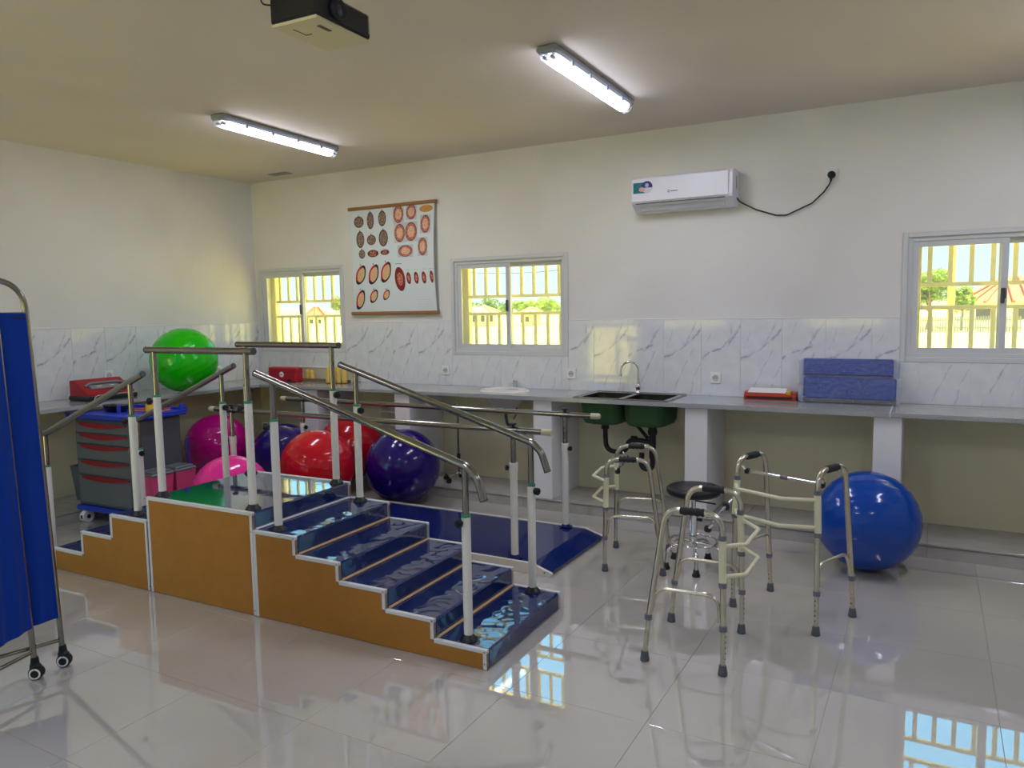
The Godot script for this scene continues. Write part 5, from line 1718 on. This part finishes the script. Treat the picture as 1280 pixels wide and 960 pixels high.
func build_outside() -> void:
	var G := -0.5
	var gr := MB.new()
	var sand := tri_map(mat(Color.WHITE, 0.95), 0.05)
	sand.albedo_texture = tinted(noise_image(256, 0.02, 63), c8(222, 202, 74), c8(234, 214, 92))
	gr.box(Vector3(-420, G - 0.3, -420), Vector3(300, G, 120))
	var g := put("ground", gr, sand)
	g.set_meta("kind", "structure")
	var white := mat(c8(236, 230, 208), 0.8)
	var yellow_wall := mat(c8(226, 206, 138), 0.8)
	var orange := mat(c8(204, 96, 48), 0.8)
	var ochre := mat(c8(222, 178, 96), 0.8)
	var leaf := mat(c8(126, 150, 40), 0.7)
	leaf.backlight_enabled = true
	leaf.backlight = Color(0.35, 0.4, 0.1)
	var leaf2 := mat(c8(104, 132, 60), 0.7)
	var bark := mat(c8(120, 104, 78), 0.9)
	# a pixel gives the bearing, the ground where the thing stands the distance
	var spot := func(px: float, depth: float) -> Vector3:
		var p := on_z(px, 400.0, -depth)
		return Vector3(p.x, G, p.z)
	house("long low shed with an ochre roof far beyond the middle window", spot.call(594.0, 84.0), 5.6, 3.4, 1.9, 0.85, 0.5, yellow_wall, ochre, 5)
	house("small shed with a pointed ochre roof far beyond the middle window", spot.call(664.0, 88.0), 2.4, 2.4, 1.6, 0.8, 0.5, yellow_wall, ochre, 2)
	house("white house with an orange tiled roof outside the wide window beside the cushions", spot.call(1296.0, 74.0), 12.0, 8.0, 2.1, 2.3, 0.1, white, orange, 4)
	house("white house with a steep orange roof far beyond the corner window", spot.call(396.0, 90.0), 2.6, 2.2, 1.5, 1.7, 0.55, white, orange, 2)
	for k in 9:
		tree("far green tree in the row behind the ochre roofed sheds", spot.call(566.0 + 17.0 * k, [96.0, 103.0, 110.0][k % 3]), [3.4, 3.9, 3.6, 4.2][k % 4], 1.9, 900, 0.42, leaf if k > 4 else leaf2, bark, 100 + k, "row of far trees")
	tree("leafy yellow-green tree outside the window beside the cushions", spot.call(1160.0, 66.0), 5.0, 2.4, 4500, 0.32, leaf, bark, 7, "")
	tree("second yellow-green tree beside the orange roofed house", spot.call(1202.0, 62.8), 3.6, 1.3, 2700, 0.3, leaf, bark, 17, "")
	tree("loose green tree beyond the steep roofed house at the corner window", spot.call(426.0, 94.0), 5.2, 1.6, 1200, 0.4, leaf, bark, 27, "")
	# slatted fence in front of the trees
	var fe := thing("picket_fence", "weathered grey picket fence across the sandy yard", "fence", spot.call(1175.0, 59.0))
	var post := MB.new()
	for k in 60:
		post.box(Vector3(-4.5 + 0.16 * k, 0, -0.02), Vector3(-4.5 + 0.16 * k + 0.09, 1.15, 0.02))
	var pk := put("pickets", post, mat(c8(138, 136, 122), 0.8), fe)
	pk.set_meta("kind", "stuff")
	var rl := MB.new()
	rl.box(Vector3(-4.5, 0.3, -0.06), Vector3(5.1, 0.38, -0.02))
	put("rail", rl, mat(c8(128, 126, 112), 0.8), fe)
	put("rail", rl, mat(c8(128, 126, 112), 0.8), fe, Vector3(0, 0.55, 0))
	# pale yard wall
	var yw := MB.new()
	yw.bbox(Vector3(-7, 0, -0.1), Vector3(9, 0.55, 0.1), 0.02)
	var yo := put("yard_wall", yw, white, self, spot.call(1300.0, 66.0))
	tag(yo, "low white yard wall before the orange roofed house", "wall")
	# slim pole outside the wide window
	var pm := MB.new()
	pm.cyl(Vector3(0, 0, 0), Vector3(0, 4.2, 0), 0.045, 10)
	pm.lathe([Vector2(0.0, 4.2), Vector2(0.06, 4.2), Vector2(0.06, 4.24), Vector2(0.0, 4.26)], 10)
	var pole := put("yard_pole", pm, ochre, self, spot.call(1188.0, 6.0))
	tag(pole, "slim yellow pole standing just outside the window beside the cushions", "pole")
	# overhead wire between two utility poles
	var ul := thing("utility_line", "sagging wire between two utility poles beyond the middle window", "power line", spot.call(505.0, 40.0))
	var pa: Vector3 = Vector3.ZERO
	var pb: Vector3 = spot.call(760.0, 40.0) - ul.position
	var rise := on_z(505.0, 328.0, -40.0).y - G
	var rise2 := on_z(760.0, 328.0, -40.0).y - G
	for q in [[pa, rise], [pb, rise2]]:
		var um := MB.new()
		um.tube([q[0], q[0] + Vector3(0, q[1] + 0.3, 0)], [0.12, 0.08], 10)
		um.box(q[0] + Vector3(-0.5, q[1] - 0.08, -0.05), q[0] + Vector3(0.5, q[1] + 0.02, 0.05))
		put("pole", um, bark, ul)
	var wm := MB.new()
	var wp := []
	for k in 21:
		var t := k / 20.0
		wp.append((pa + Vector3(0, rise, 0)).lerp(pb + Vector3(0, rise2, 0), t) - Vector3(0, 4.0 * 0.75 * t * (1.0 - t), 0))
	wm.tube(wp, 0.025, 5)
	put("wire", wm, M.dark_grey, ul)
